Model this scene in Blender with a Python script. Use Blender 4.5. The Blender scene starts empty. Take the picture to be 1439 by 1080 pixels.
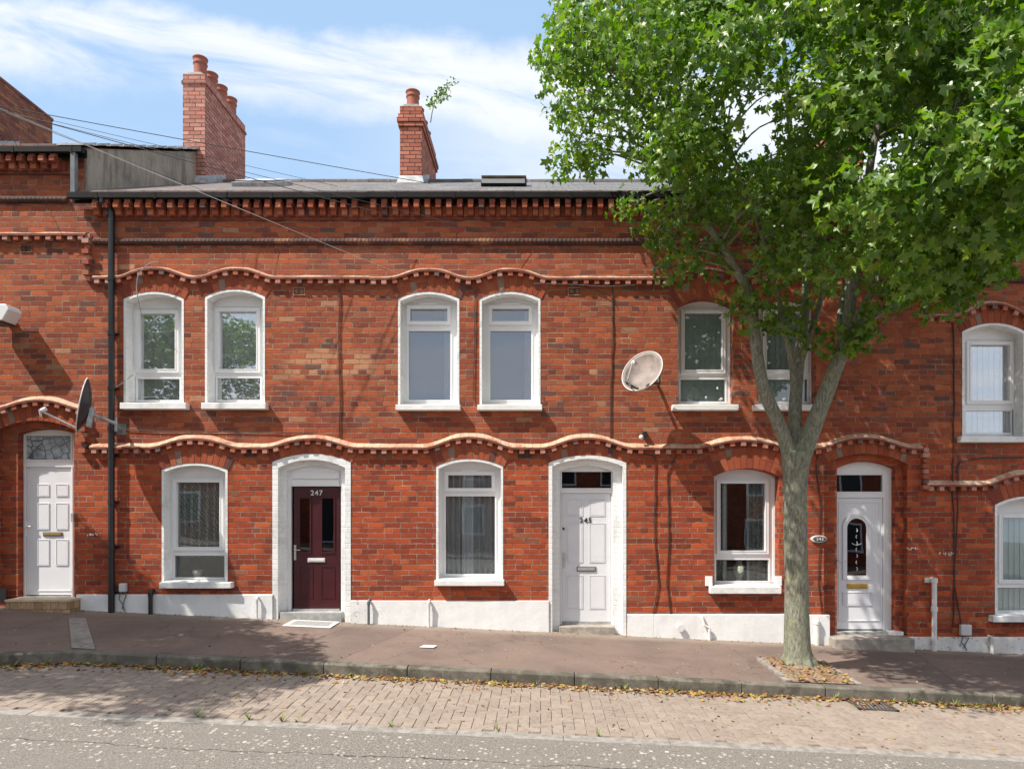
import bpy, math, random
import numpy as np
from mathutils import Vector, Matrix, noise
from mathutils.geometry import tessellate_polygon
random.seed(7); rng = np.random.default_rng(7)
S = bpy.context.scene
COL = S.collection
R_ = math.radians
F = 980.0; VX = 760.0; VY = 715.0; DW = 10.0; EYE = 1.7
SL = -0.0467                                   # the street falls to the right

def X(px, y=0.0): return (px - VX) * (DW + y) / F
def Z(py, y=0.0): return EYE + (VY - py) * (DW + y) / F
def P(px, py, y=0.0): return Vector((X(px, y), y, Z(py, y)))

# ------------------------------------------------------------------ nodes
class NT:
    def __init__(s, tree): s.t = tree
    def n(s, kind, **kw):
        nd = s.t.nodes.new(kind)
        ins = kw.pop('ins', None)
        for k, v in kw.items(): setattr(nd, k, v)
        if ins:
            for k, v in ins.items():
                if hasattr(v, 'is_output') : s.t.links.new(v, nd.inputs[k])
                else: nd.inputs[k].default_value = v
        return nd
    def math(s, op, a, b=None, c=None, clamp=False):
        ins = {0: a}
        if b is not None: ins[1] = b
        if c is not None: ins[2] = c
        return s.n('ShaderNodeMath', operation=op, use_clamp=clamp, ins=ins).outputs[0]
    def mix(s, fac, a, b, blend='MIX'):
        nd = s.n('ShaderNodeMix', data_type='RGBA', blend_type=blend)
        for k, v in ((0, fac), (6, a), (7, b)):
            if hasattr(v, 'is_output'): s.t.links.new(v, nd.inputs[k])
            else: nd.inputs[k].default_value = v if k == 0 or len(v) == 4 else (*v, 1)
        return nd.outputs[2]
    def mixf(s, fac, a, b):
        nd = s.n('ShaderNodeMix', data_type='FLOAT', ins={0: fac, 2: a, 3: b}); return nd.outputs[0]
    def noise(s, vec, scale, detail=4, rough=.55, dist=0.0, dim='3D'):
        nd = s.n('ShaderNodeTexNoise', noise_dimensions=dim, ins={'Scale': scale, 'Detail': detail, 'Roughness': rough, 'Distortion': dist})
        if vec is not None: s.t.links.new(vec, nd.inputs['Vector'])
        return nd.outputs[0]
    def ramp(s, fac, stops, interp='LINEAR'):
        nd = s.n('ShaderNodeValToRGB'); cr = nd.color_ramp; cr.interpolation = interp
        while len(cr.elements) > 1: cr.elements.remove(cr.elements[-1])
        for i, (p, c) in enumerate(stops):
            e = cr.elements[0] if i == 0 else cr.elements.new(p)
            e.position = p; e.color = c if len(c) == 4 else (*c, 1)
        s.t.links.new(fac, nd.inputs[0]); return nd.outputs[0]
    def step(s, v, lo, hi, a=0.0, b=1.0):
        return s.n('ShaderNodeMapRange', interpolation_type='SMOOTHSTEP', ins={0: v, 1: lo, 2: hi, 3: a, 4: b}).outputs[0]
    def comb(s, x, y, z=0.0): return s.n('ShaderNodeCombineXYZ', ins={0: x, 1: y, 2: z}).outputs[0]

def newmat(name):
    m = bpy.data.materials.new(name); m.use_nodes = True
    t = NT(m.node_tree)
    b = m.node_tree.nodes['Principled BSDF']
    return m, t, b
def link(t, a, node, key): t.t.links.new(a, node.inputs[key])
def bump(t, b, h, dist=.004, strength=1.0):
    nd = t.n('ShaderNodeBump', ins={'Height': h, 'Distance': dist, 'Strength': strength})
    link(t, nd.outputs[0], b, 'Normal')
def pos(t): return t.n('ShaderNodeNewGeometry').outputs['Position']

def simple(name, col, rough=.5, nscale=12, var=.12, bumpd=.0015, metal=0.0, spec=.5, dirt=0.0, dirtcol=(.12, .11, .09)):
    m, t, b = newmat(name); p = pos(t)
    n = t.noise(p, nscale, 5, .6)
    c = t.mix(t.step(n, .3, .7), [v * (1 - var) for v in col], [min(1, v * (1 + var)) for v in col])
    if dirt:
        d = t.noise(p, 3.1, 7, .7)
        c = t.mix(t.math('MULTIPLY', t.step(d, .52, .72), dirt), c, dirtcol)
    link(t, c, b, 'Base Color')
    b.inputs['Roughness'].default_value = rough; b.inputs['Metallic'].default_value = metal
    b.inputs['Specular IOR Level'].default_value = spec
    if bumpd: bump(t, b, t.noise(p, nscale * 6, 4), bumpd, .6)
    return m

PAL_UP = [(0, (0.387, 0.095, 0.038)), (.16, (0.323, 0.074, 0.032)), (.32, (0.366, 0.088, 0.034)), (.48, (0.280, 0.062, 0.030)), (.62, (0.236, 0.056, 0.032)),
          (.72, (0.344, 0.080, 0.031)), (.80, (0.178, 0.052, 0.036)), (.86, (0.355, 0.110, 0.054)), (.91, (0.409, 0.100, 0.034)), (.955, (0.151, 0.070, 0.054)), (.985, (0.409, 0.200, 0.108))]
PAL_LO = [(0, (0.386, 0.067, 0.022)), (.2, (0.316, 0.053, 0.021)), (.38, (0.433, 0.080, 0.023)), (.55, (0.269, 0.047, 0.021)), (.7, (0.363, 0.061, 0.022)),
          (.84, (0.222, 0.044, 0.022)), (.91, (0.456, 0.102, 0.032)), (.98, (0.281, 0.092, 0.048))]

def brick_coords(t):
    g = t.n('ShaderNodeNewGeometry'); p = g.outputs['Position']
    sp = t.n('ShaderNodeSeparateXYZ', ins={0: p}); sn = t.n('ShaderNodeSeparateXYZ', ins={0: g.outputs['Normal']})
    side = t.math('GREATER_THAN', t.math('ABSOLUTE', sn.outputs[0]), .7)
    u = t.mixf(side, sp.outputs[0], sp.outputs[1])
    return p, u, sp.outputs[2]
def brick_cells(t, p, u, v, L, h, mort, wob=.006, headers=True):
    n1 = t.math('MULTIPLY', t.math('SUBTRACT', t.noise(p, 9, 3), .5), wob * 2)
    n2 = t.math('MULTIPLY', t.math('SUBTRACT', t.noise(p, 3.3, 3), .5), wob * 2.6)
    u = t.math('ADD', u, n1); v = t.math('ADD', v, n2)
    rv = t.math('DIVIDE', v, h); row = t.math('FLOOR', rv); fv = t.math('FRACT', rv)
    rnd = t.n('ShaderNodeTexWhiteNoise', noise_dimensions='1D', ins={'W': row}).outputs[0]
    off = t.math('ADD', t.math('MULTIPLY', t.math('FLOORED_MODULO', row, 2.0), .5), t.math('MULTIPLY', rnd, .22))
    Lr = L
    if headers:
        hd = t.math('LESS_THAN', t.math('FLOORED_MODULO', row, 6.0), .5)
        Lr = t.mixf(hd, L, L * .51)
    ru = t.math('ADD', t.math('DIVIDE', u, Lr), off); col = t.math('FLOOR', ru); fu = t.math('FRACT', ru)
    eu = t.math('MULTIPLY', t.math('MINIMUM', fu, t.math('SUBTRACT', 1.0, fu)), Lr)
    ev = t.math('MULTIPLY', t.math('MINIMUM', fv, t.math('SUBTRACT', 1.0, fv)), h)
    e = t.math('MINIMUM', eu, ev)
    mask = t.step(e, mort * .32, mort * .72)
    cell = t.comb(col, row)
    r1 = t.n('ShaderNodeTexWhiteNoise', noise_dimensions='2D', ins={'Vector': cell})
    return mask, r1.outputs[0], r1.outputs[1], e

def brick_mat(name, pal, pal2=None, mortar=(.33, .235, .17), L=.232, h=.0755, mort=.0105, zsplit=2.75, wob=.0085, soot=True, headers=True, pale=True):
    m, t, b = newmat(name); p, u, v = brick_coords(t)
    mask, r, rc, e = brick_cells(t, p, u, v, L, h, mort, wob, headers)
    c = t.ramp(r, pal, 'CONSTANT')
    if pal2:
        lo = t.ramp(r, pal2, 'CONSTANT')
        zz = t.math('ADD', v, t.math('MULTIPLY', t.noise(p, .8, 2), .8))
        c = t.mix(t.step(zz, zsplit - .2, zsplit + .9), lo, c)
    sp = t.n('ShaderNodeSeparateColor', ins={0: rc})
    br = t.math('ADD', .80, t.math('MULTIPLY', sp.outputs[1], .38))
    c = t.mix(1.0, c, t.n('ShaderNodeCombineColor', ins={0: br, 1: br, 2: br}).outputs[0], 'MULTIPLY')
    if pal2:                                       # a paler band of replaced bricks between the pairs of windows
        hx_ = t.step(t.math('ABSOLUTE', t.math('SUBTRACT', u, -3.0)), .85, .45); hz_ = t.step(t.math('ABSOLUTE', t.math('SUBTRACT', v, 3.78)), .26, .10)
        c = t.mix(t.math('MULTIPLY', t.math('MULTIPLY', hx_, hz_), t.math('GREATER_THAN', sp.outputs[2], .42)), c, (.50, .235, .125))
    mid = t.noise(p, 13, 4, .6)
    c = t.mix(t.math('MULTIPLY', t.step(mid, .5, .8), .5), c, (.42, .13, .055))
    c = t.mix(t.math('MULTIPLY', t.step(mid, .48, .2), .6), c, (.12, .035, .028))
    fine = t.noise(p, 55, 5, .7)
    c = t.mix(t.math('MULTIPLY', t.step(fine, .45, .75), .45), c, (.13, .05, .035))
    if soot:
        s1 = t.noise(t.comb(u, t.math('MULTIPLY', v, 2.2), 0.0), 1.15, 6, .65)
        c = t.mix(t.math('MULTIPLY', t.step(s1, .5, .72), .55), c, (.085, .042, .036))
        s2 = t.noise(t.comb(u, v, 7.0), .55, 4, .6)
        c = t.mix(t.math('MULTIPLY', t.step(s2, .58, .72), .14), c, (.40, .17, .09))
        s3 = t.noise(t.comb(t.math('MULTIPLY', u, 2.6), t.math('MULTIPLY', v, .55), 9.0), 1.6, 6, .7)
        c = t.mix(t.math('MULTIPLY', t.step(s3, .55, .74), .4), c, (.12, .055, .042))
    mn = t.noise(p, 7, 4, .65)
    mc = t.mix(t.step(mn, .35, .7), mortar, [q * .42 for q in mortar])
    if pale:
        pm = t.step(t.noise(p, 2.1, 5, .7), .5, .72); mc = t.mix(t.math('MULTIPLY', pm, .8), mc, (.46, .37, .28))
    gone = t.step(t.noise(t.comb(u, t.math('MULTIPLY', v, 2.5), 4.0), 4.5, 5, .7), .42, .6)
    mc = t.mix(t.math('MULTIPLY', gone, .62 if pale else 0.0), mc, (.105, .05, .036))
    c = t.mix(mask, mc, c)
    link(t, c, b, 'Base Color'); b.inputs['Roughness'].default_value = .85; b.inputs['Specular IOR Level'].default_value = .25
    hgt = t.math('ADD', mask, t.math('MULTIPLY', t.noise(p, 60, 5, .7), .55))
    hgt = t.math('ADD', hgt, t.math('MULTIPLY', r, .35))
    bump(t, b, hgt, .006, .8)
    return m

def island_mat(name, pal, rough=.85, bumpd=.003, mul=1.0, nsc=40, trans=0):
    m, t, b = newmat(name)
    g = t.n('ShaderNodeNewGeometry'); p = g.outputs['Position']
    c = t.ramp(g.outputs['Random Per Island'], [(q, [w * mul for w in cc]) for q, cc in pal], 'CONSTANT')
    n = t.noise(p, nsc, 5, .65)
    c = t.mix(t.math('MULTIPLY', t.step(n, .42, .75), .4), c, (.10, .045, .035))
    link(t, c, b, 'Base Color'); b.inputs['Roughness'].default_value = rough; b.inputs['Specular IOR Level'].default_value = .25
    bump(t, b, t.noise(p, nsc * 1.6, 5, .7), bumpd, .8)
    return m

def painted_brick(name):
    m, t, b = newmat(name); p, u, v = brick_coords(t)
    mask, r, rc, e = brick_cells(t, p, u, v, .22, .0755, .010, .003, False)
    n = t.noise(p, 2.5, 6, .7)
    c = t.mix(t.step(n, .45, .8), (.80, .80, .79), (.66, .66, .64))
    c = t.mix(t.math('MULTIPLY', t.math('SUBTRACT', 1.0, mask), .10), c, (.42, .40, .37))
    sp = t.noise(p, 26, 6, .75)
    c = t.mix(t.step(sp, .67, .72), c, (.30, .25, .21))
    gz_ = t.math('MULTIPLY', t.step(t.noise(p, 1.9, 3), .5, .62), t.step(t.noise(p, 11, 6, .75), .40, .62)); c = t.mix(t.math('MULTIPLY', gz_, .3), c, (.34, .31, .27))
    link(t, c, b, 'Base Color'); b.inputs['Roughness'].default_value = .6
    bump(t, b, t.math('ADD', mask, t.math('MULTIPLY', t.noise(p, 40, 4), .5)), .004, .6)
    return m

def render_mat(name, base, dark, chips=.66):
    m, t, b = newmat(name); p = pos(t)
    n = t.noise(p, 1.7, 7, .7)
    c = t.mix(t.step(n, .42, .72), base, dark)
    st_ = t.n('ShaderNodeVectorMath', operation='MULTIPLY', ins={0: p, 1: (3.2, 3.2, .5)}).outputs[0]
    c = t.mix(t.math('MULTIPLY', t.step(t.noise(st_, 1.6, 7, .75), .46, .66), .75 if chips < .65 and base[0] < .5 else .16), c, [q * .62 for q in dark])
    c = t.mix(t.step(t.noise(p, 14, 7, .75), chips, chips + .05), c, (.26, .22, .19))
    link(t, c, b, 'Base Color'); b.inputs['Roughness'].default_value = .8
    bump(t, b, t.math('ADD', t.noise(p, 6, 6, .6), t.math('MULTIPLY', t.noise(p, 60, 5), .3)), .012, .5)
    return m

M = {}
M['brick'] = brick_mat('terrace_brick', PAL_UP, PAL_LO)
M['chimney'] = brick_mat('chimney_brick', [(0, (.52, .24, .185)), (.3, (.45, .20, .155)), (.6, (.55, .27, .21)), (.8, (.47, .18, .13))], mortar=(.15, .085, .07), L=.225, h=.075, mort=.012, wob=.001, soot=False, headers=False, pale=False)
M['chimney2'] = brick_mat('red_chimney_brick', [(0, (.46, .16, .10)), (.3, (.38, .125, .085)), (.6, (.50, .19, .12)), (.8, (.42, .12, .075))], mortar=(.10, .045, .038), L=.225, h=.075, mort=.013, wob=.001, soot=False, headers=False, pale=False)
M['oldbrick'] = brick_mat('old_chimney_brick', [(0, (.27, .09, .05)), (.4, (.18, .065, .045)), (.7, (.30, .12, .06))], mortar=(.16, .12, .1), soot=True)
M['opp'] = brick_mat('opposite_brick', PAL_LO, soot=True)
M['block'] = island_mat('moulded_brick', [(0, (.40, .12, .06)), (.25, (.33, .085, .045)), (.5, (.46, .17, .10)), (.7, (.24, .065, .04)), (.85, (.38, .10, .04)), (.95, (.14, .08, .07))])
M['dentil'] = island_mat('dentil_brick', [(0, (.48, .22, .16)), (.25, (.40, .13, .075)), (.5, (.50, .26, .20)), (.75, (.33, .10, .055)), (.93, (.17, .10, .09))])
M['arch'] = island_mat('arch_brick', [(0, (.34, .08, .035)), (.25, (.27, .06, .03)), (.45, (.38, .10, .045)), (.65, (.22, .05, .03)), (.8, (.31, .07, .03)), (.9, (.14, .055, .045)), (.96, (.27, .17, .13))])
M['mortar'] = simple('lime_mortar', (.30, .20, .14), .9, 9, .3)
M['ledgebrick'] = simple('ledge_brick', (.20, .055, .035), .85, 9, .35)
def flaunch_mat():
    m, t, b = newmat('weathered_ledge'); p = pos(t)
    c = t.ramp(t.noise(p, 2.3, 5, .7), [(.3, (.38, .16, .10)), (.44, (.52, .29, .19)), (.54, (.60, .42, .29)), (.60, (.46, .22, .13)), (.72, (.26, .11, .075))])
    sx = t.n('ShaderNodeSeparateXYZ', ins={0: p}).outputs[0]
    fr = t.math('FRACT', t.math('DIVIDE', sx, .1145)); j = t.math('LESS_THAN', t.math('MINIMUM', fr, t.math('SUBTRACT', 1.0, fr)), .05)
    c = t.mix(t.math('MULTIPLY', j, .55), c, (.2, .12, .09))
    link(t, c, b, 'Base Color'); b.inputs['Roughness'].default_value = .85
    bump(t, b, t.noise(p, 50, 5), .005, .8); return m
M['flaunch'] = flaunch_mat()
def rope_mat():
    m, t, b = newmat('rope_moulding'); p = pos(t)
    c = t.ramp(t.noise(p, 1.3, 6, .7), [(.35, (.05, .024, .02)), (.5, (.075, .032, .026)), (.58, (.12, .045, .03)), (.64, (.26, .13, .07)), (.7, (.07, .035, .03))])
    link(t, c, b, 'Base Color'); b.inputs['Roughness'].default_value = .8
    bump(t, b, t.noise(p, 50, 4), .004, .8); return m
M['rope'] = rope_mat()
M['wbrick'] = painted_brick('painted_white_brick')
M['plinth'] = render_mat('white_painted_render', (.80, .80, .79), (.70, .70, .69))
M['oldplinth'] = render_mat('flaking_white_render', (.76, .75, .73), (.60, .58, .55), .57)
M['grender'] = render_mat('grey_render', (.36, .31, .245), (.19, .165, .13), .60)
M['pvc'] = simple('white_plastic', (.80, .80, .80), .28, 3, .02, 0, dirt=.12, dirtcol=(.5, .48, .44))
M['pvcdoor'] = simple('white_door', (.74, .745, .77), .3, 3, .02, 0, dirt=.1, dirtcol=(.5, .48, .46))
M['gdoor'] = simple('pale_painted_door', (.68, .685, .71), .38, 4, .03, .0004, dirt=.15, dirtcol=(.46, .45, .44))
M['sill'] = simple('painted_sill', (.76, .76, .74), .65, 5, .08, .004, dirt=.55, dirtcol=(.40, .37, .33))
M['maroon'] = simple('maroon_door', (.055, .009, .012), .32, 5, .12, .0004)
M['brass'] = simple('brass', (.55, .36, .10), .3, 20, .1, 0, metal=.9)
M['silver'] = simple('satin_metal', (.62, .62, .62), .3, 20, .08, 0, metal=.8)
M['silverpaint'] = simple('pale_letterplate', (.62, .61, .60), .4, 20, .05, 0)
M['black'] = simple('black_plastic', (.018, .018, .02), .35, 8, .2, 0)
M['dark'] = simple('dark_gutter', (.011, .011, .012), .65, 8, .3, .0008, spec=.15)
M['greypipe'] = simple('grey_pipe', (.12, .13, .14), .45, 8, .2, 0)
M['dishdark'] = simple('dark_dish', (.028, .029, .033), .5, 8, .15, 0)
M['galv'] = simple('galvanised', (.38, .39, .40), .42, 14, .25, .001, metal=.6)
M['boxgrey'] = simple('pale_grey_plastic', (.56, .57, .58), .45, 8, .06, 0)
M['whitepipe'] = simple('white_pipe', (.70, .68, .66), .5, 12, .1, .001, dirt=.4)
M['cable'] = simple('brown_cable', (.06, .025, .018), .6, 8, .2, 0)
M['wire'] = simple('black_wire', (.03, .03, .034), .5, 8, .2, 0)
M['palewire'] = simple('pale_wire', (.36, .35, .34), .5, 8, .1, 0)
M['room'] = simple('unlit_room', (.055, .052, .05), .9, 3, .3, 0)  # near-black: the gloom of the unlit rooms is put into this colour
M['lead'] = simple('lead_flashing', (.36, .37, .38), .55, 8, .25, .003)
M['clay'] = island_mat('clay_pot', [(0, (.38, .135, .085)), (.5, (.33, .11, .07))], .7, .002)
M['ridge'] = simple('ridge_tile', (.11, .10, .095), .8, 6, .3, .004)
M['stone'] = simple('step_stone', (.33, .29, .25), .85, 9, .25, .006, dirt=.5)
M['tantile'] = brick_mat('tan_step_tile', [(0, (.45, .30, .16)), (.4, (.38, .25, .14)), (.7, (.50, .34, .20))], mortar=(.2, .16, .11), L=.115, h=.3, mort=.006, wob=.002, soot=False, headers=False, pale=False)
M['tanlight'] = simple('tan_step_edge', (.56, .46, .33), .8, 8, .15, .003)
M['thresh'] = simple('grey_threshold', (.34, .34, .33), .7, 8, .2, .003, dirt=.4)
M['blindpale'] = simple('pale_blind', (.90, .91, .90), .85, 3, .03, 0)
M['blindgrey'] = simple('grey_blind', (.74, .80, .78), .85, 3, .05, 0)
M['blindgreen'] = simple('pale_green_blind', (.74, .82, .79), .85, 3, .04, 0)
M['curtaindark'] = simple('dark_curtain', (.36, .35, .32), .9, 30, .4, 0)
M['curtainwhite'] = simple('white_curtain', (.72, .73, .74), .9, 6, .05, 0)
M['reflblue'] = simple('blue_grey_reflection', (.27, .31, .36), .7, 1.2, .08, 0)  # pale sky reflection in the panes, put into the colour of a sheet
M['cream'] = simple('cream_ceramic', (.62, .60, .54), .3, 30, .1, 0)
M['sage'] = simple('sage_ceramic', (.36, .38, .30), .35, 40, .35, 0)
M['digits_pale'] = simple('pale_digits', (.66, .64, .60), .4, 8, .03, 0)
M['digits_black'] = simple('black_digits', (.02, .02, .02), .4, 8, .03, 0)
M['plaque'] = simple('slate_plaque', (.07, .075, .07), .5, 30, .3, .001)
M['terravent'] = simple('terracotta_vent', (.40, .17, .09), .85, 20, .2, .003)
M['darkvent'] = simple('sooty_vent', (.16, .06, .04), .85, 20, .2, .003)
M['dishface'] = simple('weathered_dish', (.25, .20, .18), .6, 6, .3, .001, dirt=.8, dirtcol=(.15, .095, .08))
M['dishrim'] = simple('pale_dish_rim', (.72, .70, .68), .5, 6, .06, 0)

def glass_mat(name, tint=(.90, .93, .93), refl=.10, gain=1.35):
    m = bpy.data.materials.new(name); m.use_nodes = True; t = NT(m.node_tree); t.t.nodes.clear()
    out = t.n('ShaderNodeOutputMaterial')
    tr = t.n('ShaderNodeBsdfTransparent', ins={0: (*tint, 1)})
    nb = t.n('ShaderNodeBump', ins={'Height': t.noise(pos(t), 1.6, 1), 'Distance': .004, 'Strength': .5})
    gl = t.n('ShaderNodeBsdfGlossy', ins={'Roughness': .004, 'Color': (.95, .97, 1, 1), 'Normal': nb.outputs[0]})
    fr = t.n('ShaderNodeFresnel', ins={0: 1.5})
    fac = t.math('ADD', t.math('MULTIPLY', fr.outputs[0], gain), refl, clamp=True)
    mx = t.n('ShaderNodeMixShader', ins={0: fac, 1: tr.outputs[0], 2: gl.outputs[0]})
    t.t.links.new(mx.outputs[0], out.inputs[0]); return m
M['glass'] = glass_mat('window_glass', refl=.03, gain=1.1); M['glassmid'] = glass_mat('tinted_reflective_glass', (.80, .83, .86), .09, 1.3); M['glassup'] = glass_mat('reflective_glass', (.97, .98, .98), .24, 1.4)
M['glassdark'] = glass_mat('dark_glass', (.25, .26, .27), .06)
def frosted():
    m, t, b = newmat('patterned_glass'); p = pos(t)
    sp = t.n('ShaderNodeSeparateXYZ', ins={0: p})
    n = t.noise(p, 7, 5, .6)
    c = t.mix(t.step(n, .35, .65), (.16, .19, .20), (.42, .46, .47))
    w = t.n('ShaderNodeTexVoronoi', feature='DISTANCE_TO_EDGE', ins={'Vector': p, 'Scale': 7.0}).outputs[0]
    c = t.mix(t.step(w, .02, .06), (.08, .09, .10), c)
    link(t, c, b, 'Base Color'); b.inputs['Roughness'].default_value = .12; return m
M['frosted'] = frosted()
def lace(name, scale, thr, col=(.62, .62, .58)):
    m = bpy.data.materials.new(name); m.use_nodes = True; t = NT(m.node_tree); t.t.nodes.clear()
    out = t.n('ShaderNodeOutputMaterial'); p = pos(t)
    w = t.n('ShaderNodeTexWave', wave_type='BANDS', bands_direction='DIAGONAL', ins={'Vector': p, 'Scale': scale, 'Distortion': 9.0, 'Detail': 3.0, 'Detail Scale': 1.5}).outputs[1]
    n = t.noise(p, 55, 3)
    f = t.math('ADD', t.math('MULTIPLY', w, .7), t.math('MULTIPLY', n, .3))
    k = t.math('ADD', t.math('MULTIPLY', t.step(f, thr, thr + .3), .42), .46)
    df = t.n('ShaderNodeBsdfDiffuse', ins={0: (*col, 1)}); tr = t.n('ShaderNodeBsdfTransparent')
    mx = t.n('ShaderNodeMixShader', ins={0: k, 1: tr.outputs[0], 2: df.outputs[0]})
    t.t.links.new(mx.outputs[0], out.inputs[0]); return m
M['lace'] = lace('lace_net', 9.0, .46, (.78, .78, .72)); M['lace2'] = lace('fine_net', 16.0, .34, (.85, .86, .85))

def slate_mat():
    m, t, b = newmat('roof_slate'); p = pos(t); sp = t.n('ShaderNodeSeparateXYZ', ins={0: p})
    v = t.math('MULTIPLY', sp.outputs[1], 1.12)
    mask, r, rc, e = brick_cells(t, p, sp.outputs[0], v, .25, .2, .012, .004, False)
    c = t.ramp(r, [(0, (.13, .127, .125)), (.3, (.16, .157, .152)), (.6, (.105, .105, .108)), (.8, (.19, .184, .175))], 'CONSTANT')
    mo = t.noise(p, 4.0, 7, .75)
    lf = t.step(sp.outputs[0], -2.4, -4.2)
    c = t.mix(t.math('MULTIPLY', t.step(mo, .45, .56), t.math('ADD', .12, t.math('MULTIPLY', lf, .85))), c, (.17, .10, .075))
    c = t.mix(t.step(t.noise(p, 17, 5, .7), .62, .68), c, (.30, .28, .25))
    c = t.mix(mask, (.04, .04, .04), c)
    link(t, c, b, 'Base Color'); b.inputs['Roughness'].default_value = .7
    bump(t, b, t.math('ADD', mask, t.math('MULTIPLY', mo, lf)), .012, .8); return m
M['slate'] = slate_mat()

def pavement_mat():
    m, t, b = newmat('red_asphalt'); p = pos(t)
    n = t.noise(p, .9, 6, .65); f = t.noise(p, 90, 3, .7); f2 = t.noise(p, 28, 4, .7)
    c = t.mix(t.step(n, .35, .68), (.215, .155, .128), (.145, .108, .092))
    c = t.mix(t.math('MULTIPLY', t.step(f, .5, .75), .55), c, (.36, .275, .22))
    c = t.mix(t.math('MULTIPLY', t.step(f2, .55, .75), .5), c, (.085, .064, .058))
    v = t.n('ShaderNodeTexVoronoi', feature='DISTANCE_TO_EDGE', ins={'Vector': t.n('ShaderNodeVectorMath', operation='ADD', ins={0: p, 1: t.n('ShaderNodeTexNoise', ins={'Vector': p, 'Scale': 2.5, 'Detail': 5.0}).outputs[1]}).outputs[0], 'Scale': .55}).outputs[0]
    yy_ = t.n('ShaderNodeSeparateXYZ', ins={0: p}).outputs[1]
    dust = t.math('MULTIPLY', t.step(t.math('ADD', yy_, t.math('MULTIPLY', t.noise(p, 4, 5, .7), .25)), -.32, .08), .7)
    c = t.mix(dust, c, (.30, .25, .20))
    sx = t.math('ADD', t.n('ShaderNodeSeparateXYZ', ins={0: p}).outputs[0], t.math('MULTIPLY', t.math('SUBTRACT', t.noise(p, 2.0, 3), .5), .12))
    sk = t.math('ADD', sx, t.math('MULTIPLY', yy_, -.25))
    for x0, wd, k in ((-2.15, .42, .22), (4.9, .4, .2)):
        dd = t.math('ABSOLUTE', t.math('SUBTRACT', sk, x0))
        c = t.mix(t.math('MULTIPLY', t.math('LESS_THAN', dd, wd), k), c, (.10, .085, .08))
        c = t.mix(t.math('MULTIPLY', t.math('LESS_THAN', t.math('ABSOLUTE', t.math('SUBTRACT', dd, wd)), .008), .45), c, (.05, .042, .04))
    lg = t.math('ABSOLUTE', t.math('ADD', yy_, t.math('ADD', 1.28, t.math('MULTIPLY', t.noise(p, 1.2, 3), .12))))
    c = t.mix(t.math('MULTIPLY', t.step(lg, .010, .003), .25), c, (.06, .05, .046))
    c = t.mix(t.math('MULTIPLY', t.step(v, .007, .002), .4), c, (.045, .038, .035))
    vv = t.n('ShaderNodeTexVoronoi', ins={'Vector': p, 'Scale': 7.0, 'Randomness': 1.0})
    k = t.math('LESS_THAN', vv.outputs[0], .11); c = t.mix(t.math('MULTIPLY', k, t.math('GREATER_THAN', t.n('ShaderNodeSeparateColor', ins={0: vv.outputs[1]}).outputs[0], .8)), c, (.36, .31, .26))
    link(t, c, b, 'Base Color'); b.inputs['Roughness'].default_value = .9; b.inputs['Specular IOR Level'].default_value = .3
    bump(t, b, t.math('ADD', f, t.math('MULTIPLY', f2, 1.2)), .006, .8); return m
M['pavement'] = pavement_mat()
def road_mat():
    m, t, b = newmat('grey_asphalt'); p = pos(t); sp = t.n('ShaderNodeSeparateXYZ', ins={0: p})
    f = t.noise(p, 70, 4, .75); n = t.noise(p, 1.3, 5, .6)
    c = t.mix(t.step(f, .35, .68), (.13, .116, .102), (.35, .315, .275))
    c = t.mix(t.math('MULTIPLY', t.step(n, .4, .7), .4), c, (.23, .205, .18))
    flat = t.comb(sp.outputs[0], t.math('MULTIPLY', sp.outputs[1], .75), 0.0)
    vv = t.n('ShaderNodeTexVoronoi', voronoi_dimensions='2D', ins={'Vector': flat, 'Scale': 23.0})
    vs_ = t.n('ShaderNodeSeparateColor', ins={0: vv.outputs[1]}); chip = t.math('LESS_THAN', vv.outputs[0], t.math('ADD', .14, t.math('MULTIPLY', vs_.outputs[1], .28)))
    rr = t.n('ShaderNodeSeparateColor', ins={0: vv.outputs[1]}).outputs[0]
    band = t.math('ADD', sp.outputs[1], t.math('MULTIPLY', t.math('SUBTRACT', t.noise(p, 2.2, 4), .5), .5))
    bm = t.math('MULTIPLY', t.step(band, -4.10, -4.28), t.step(band, -5.2, -4.62))
    thr = t.math('SUBTRACT', .965, t.math('MULTIPLY', bm, .25))
    ch = t.math('MULTIPLY', chip, t.math('GREATER_THAN', rr, thr))
    c = t.mix(ch, c, t.ramp(rr, [(.68, (.34, .31, .27)), (.8, (.50, .47, .42)), (.9, (.38, .33, .28)), (1, (.56, .53, .48))]))
    v2 = t.math('ADD', sp.outputs[1], t.math('MULTIPLY', t.math('SUBTRACT', t.noise(p, 1.1, 5, .7), .5), .35))
    cr = t.math('LESS_THAN', t.math('ABSOLUTE', t.math('ADD', v2, 4.66)), .007)
    c = t.mix(t.math('MULTIPLY', cr, .8), c, (.03, .03, .03))
    link(t, c, b, 'Base Color'); b.inputs['Roughness'].default_value = .88; b.inputs['Specular IOR Level'].default_value = .35
    bump(t, b, t.math('ADD', t.math('MULTIPLY', f, 1.4), ch), .009, .9); return m
M['road'] = road_mat()
M['paver'] = island_mat('block_paver', [(0, (.262, .218, .182)), (.25, (.245, .202, .168)), (.5, (.275, .226, .186)), (.7, (.25, .204, .168)), (.9, (.235, .19, .158))], .9, .003, 1.2, 18)
M['sand'] = simple('joint_sand', (.20, .165, .13), .95, 30, .3, .004)
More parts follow.
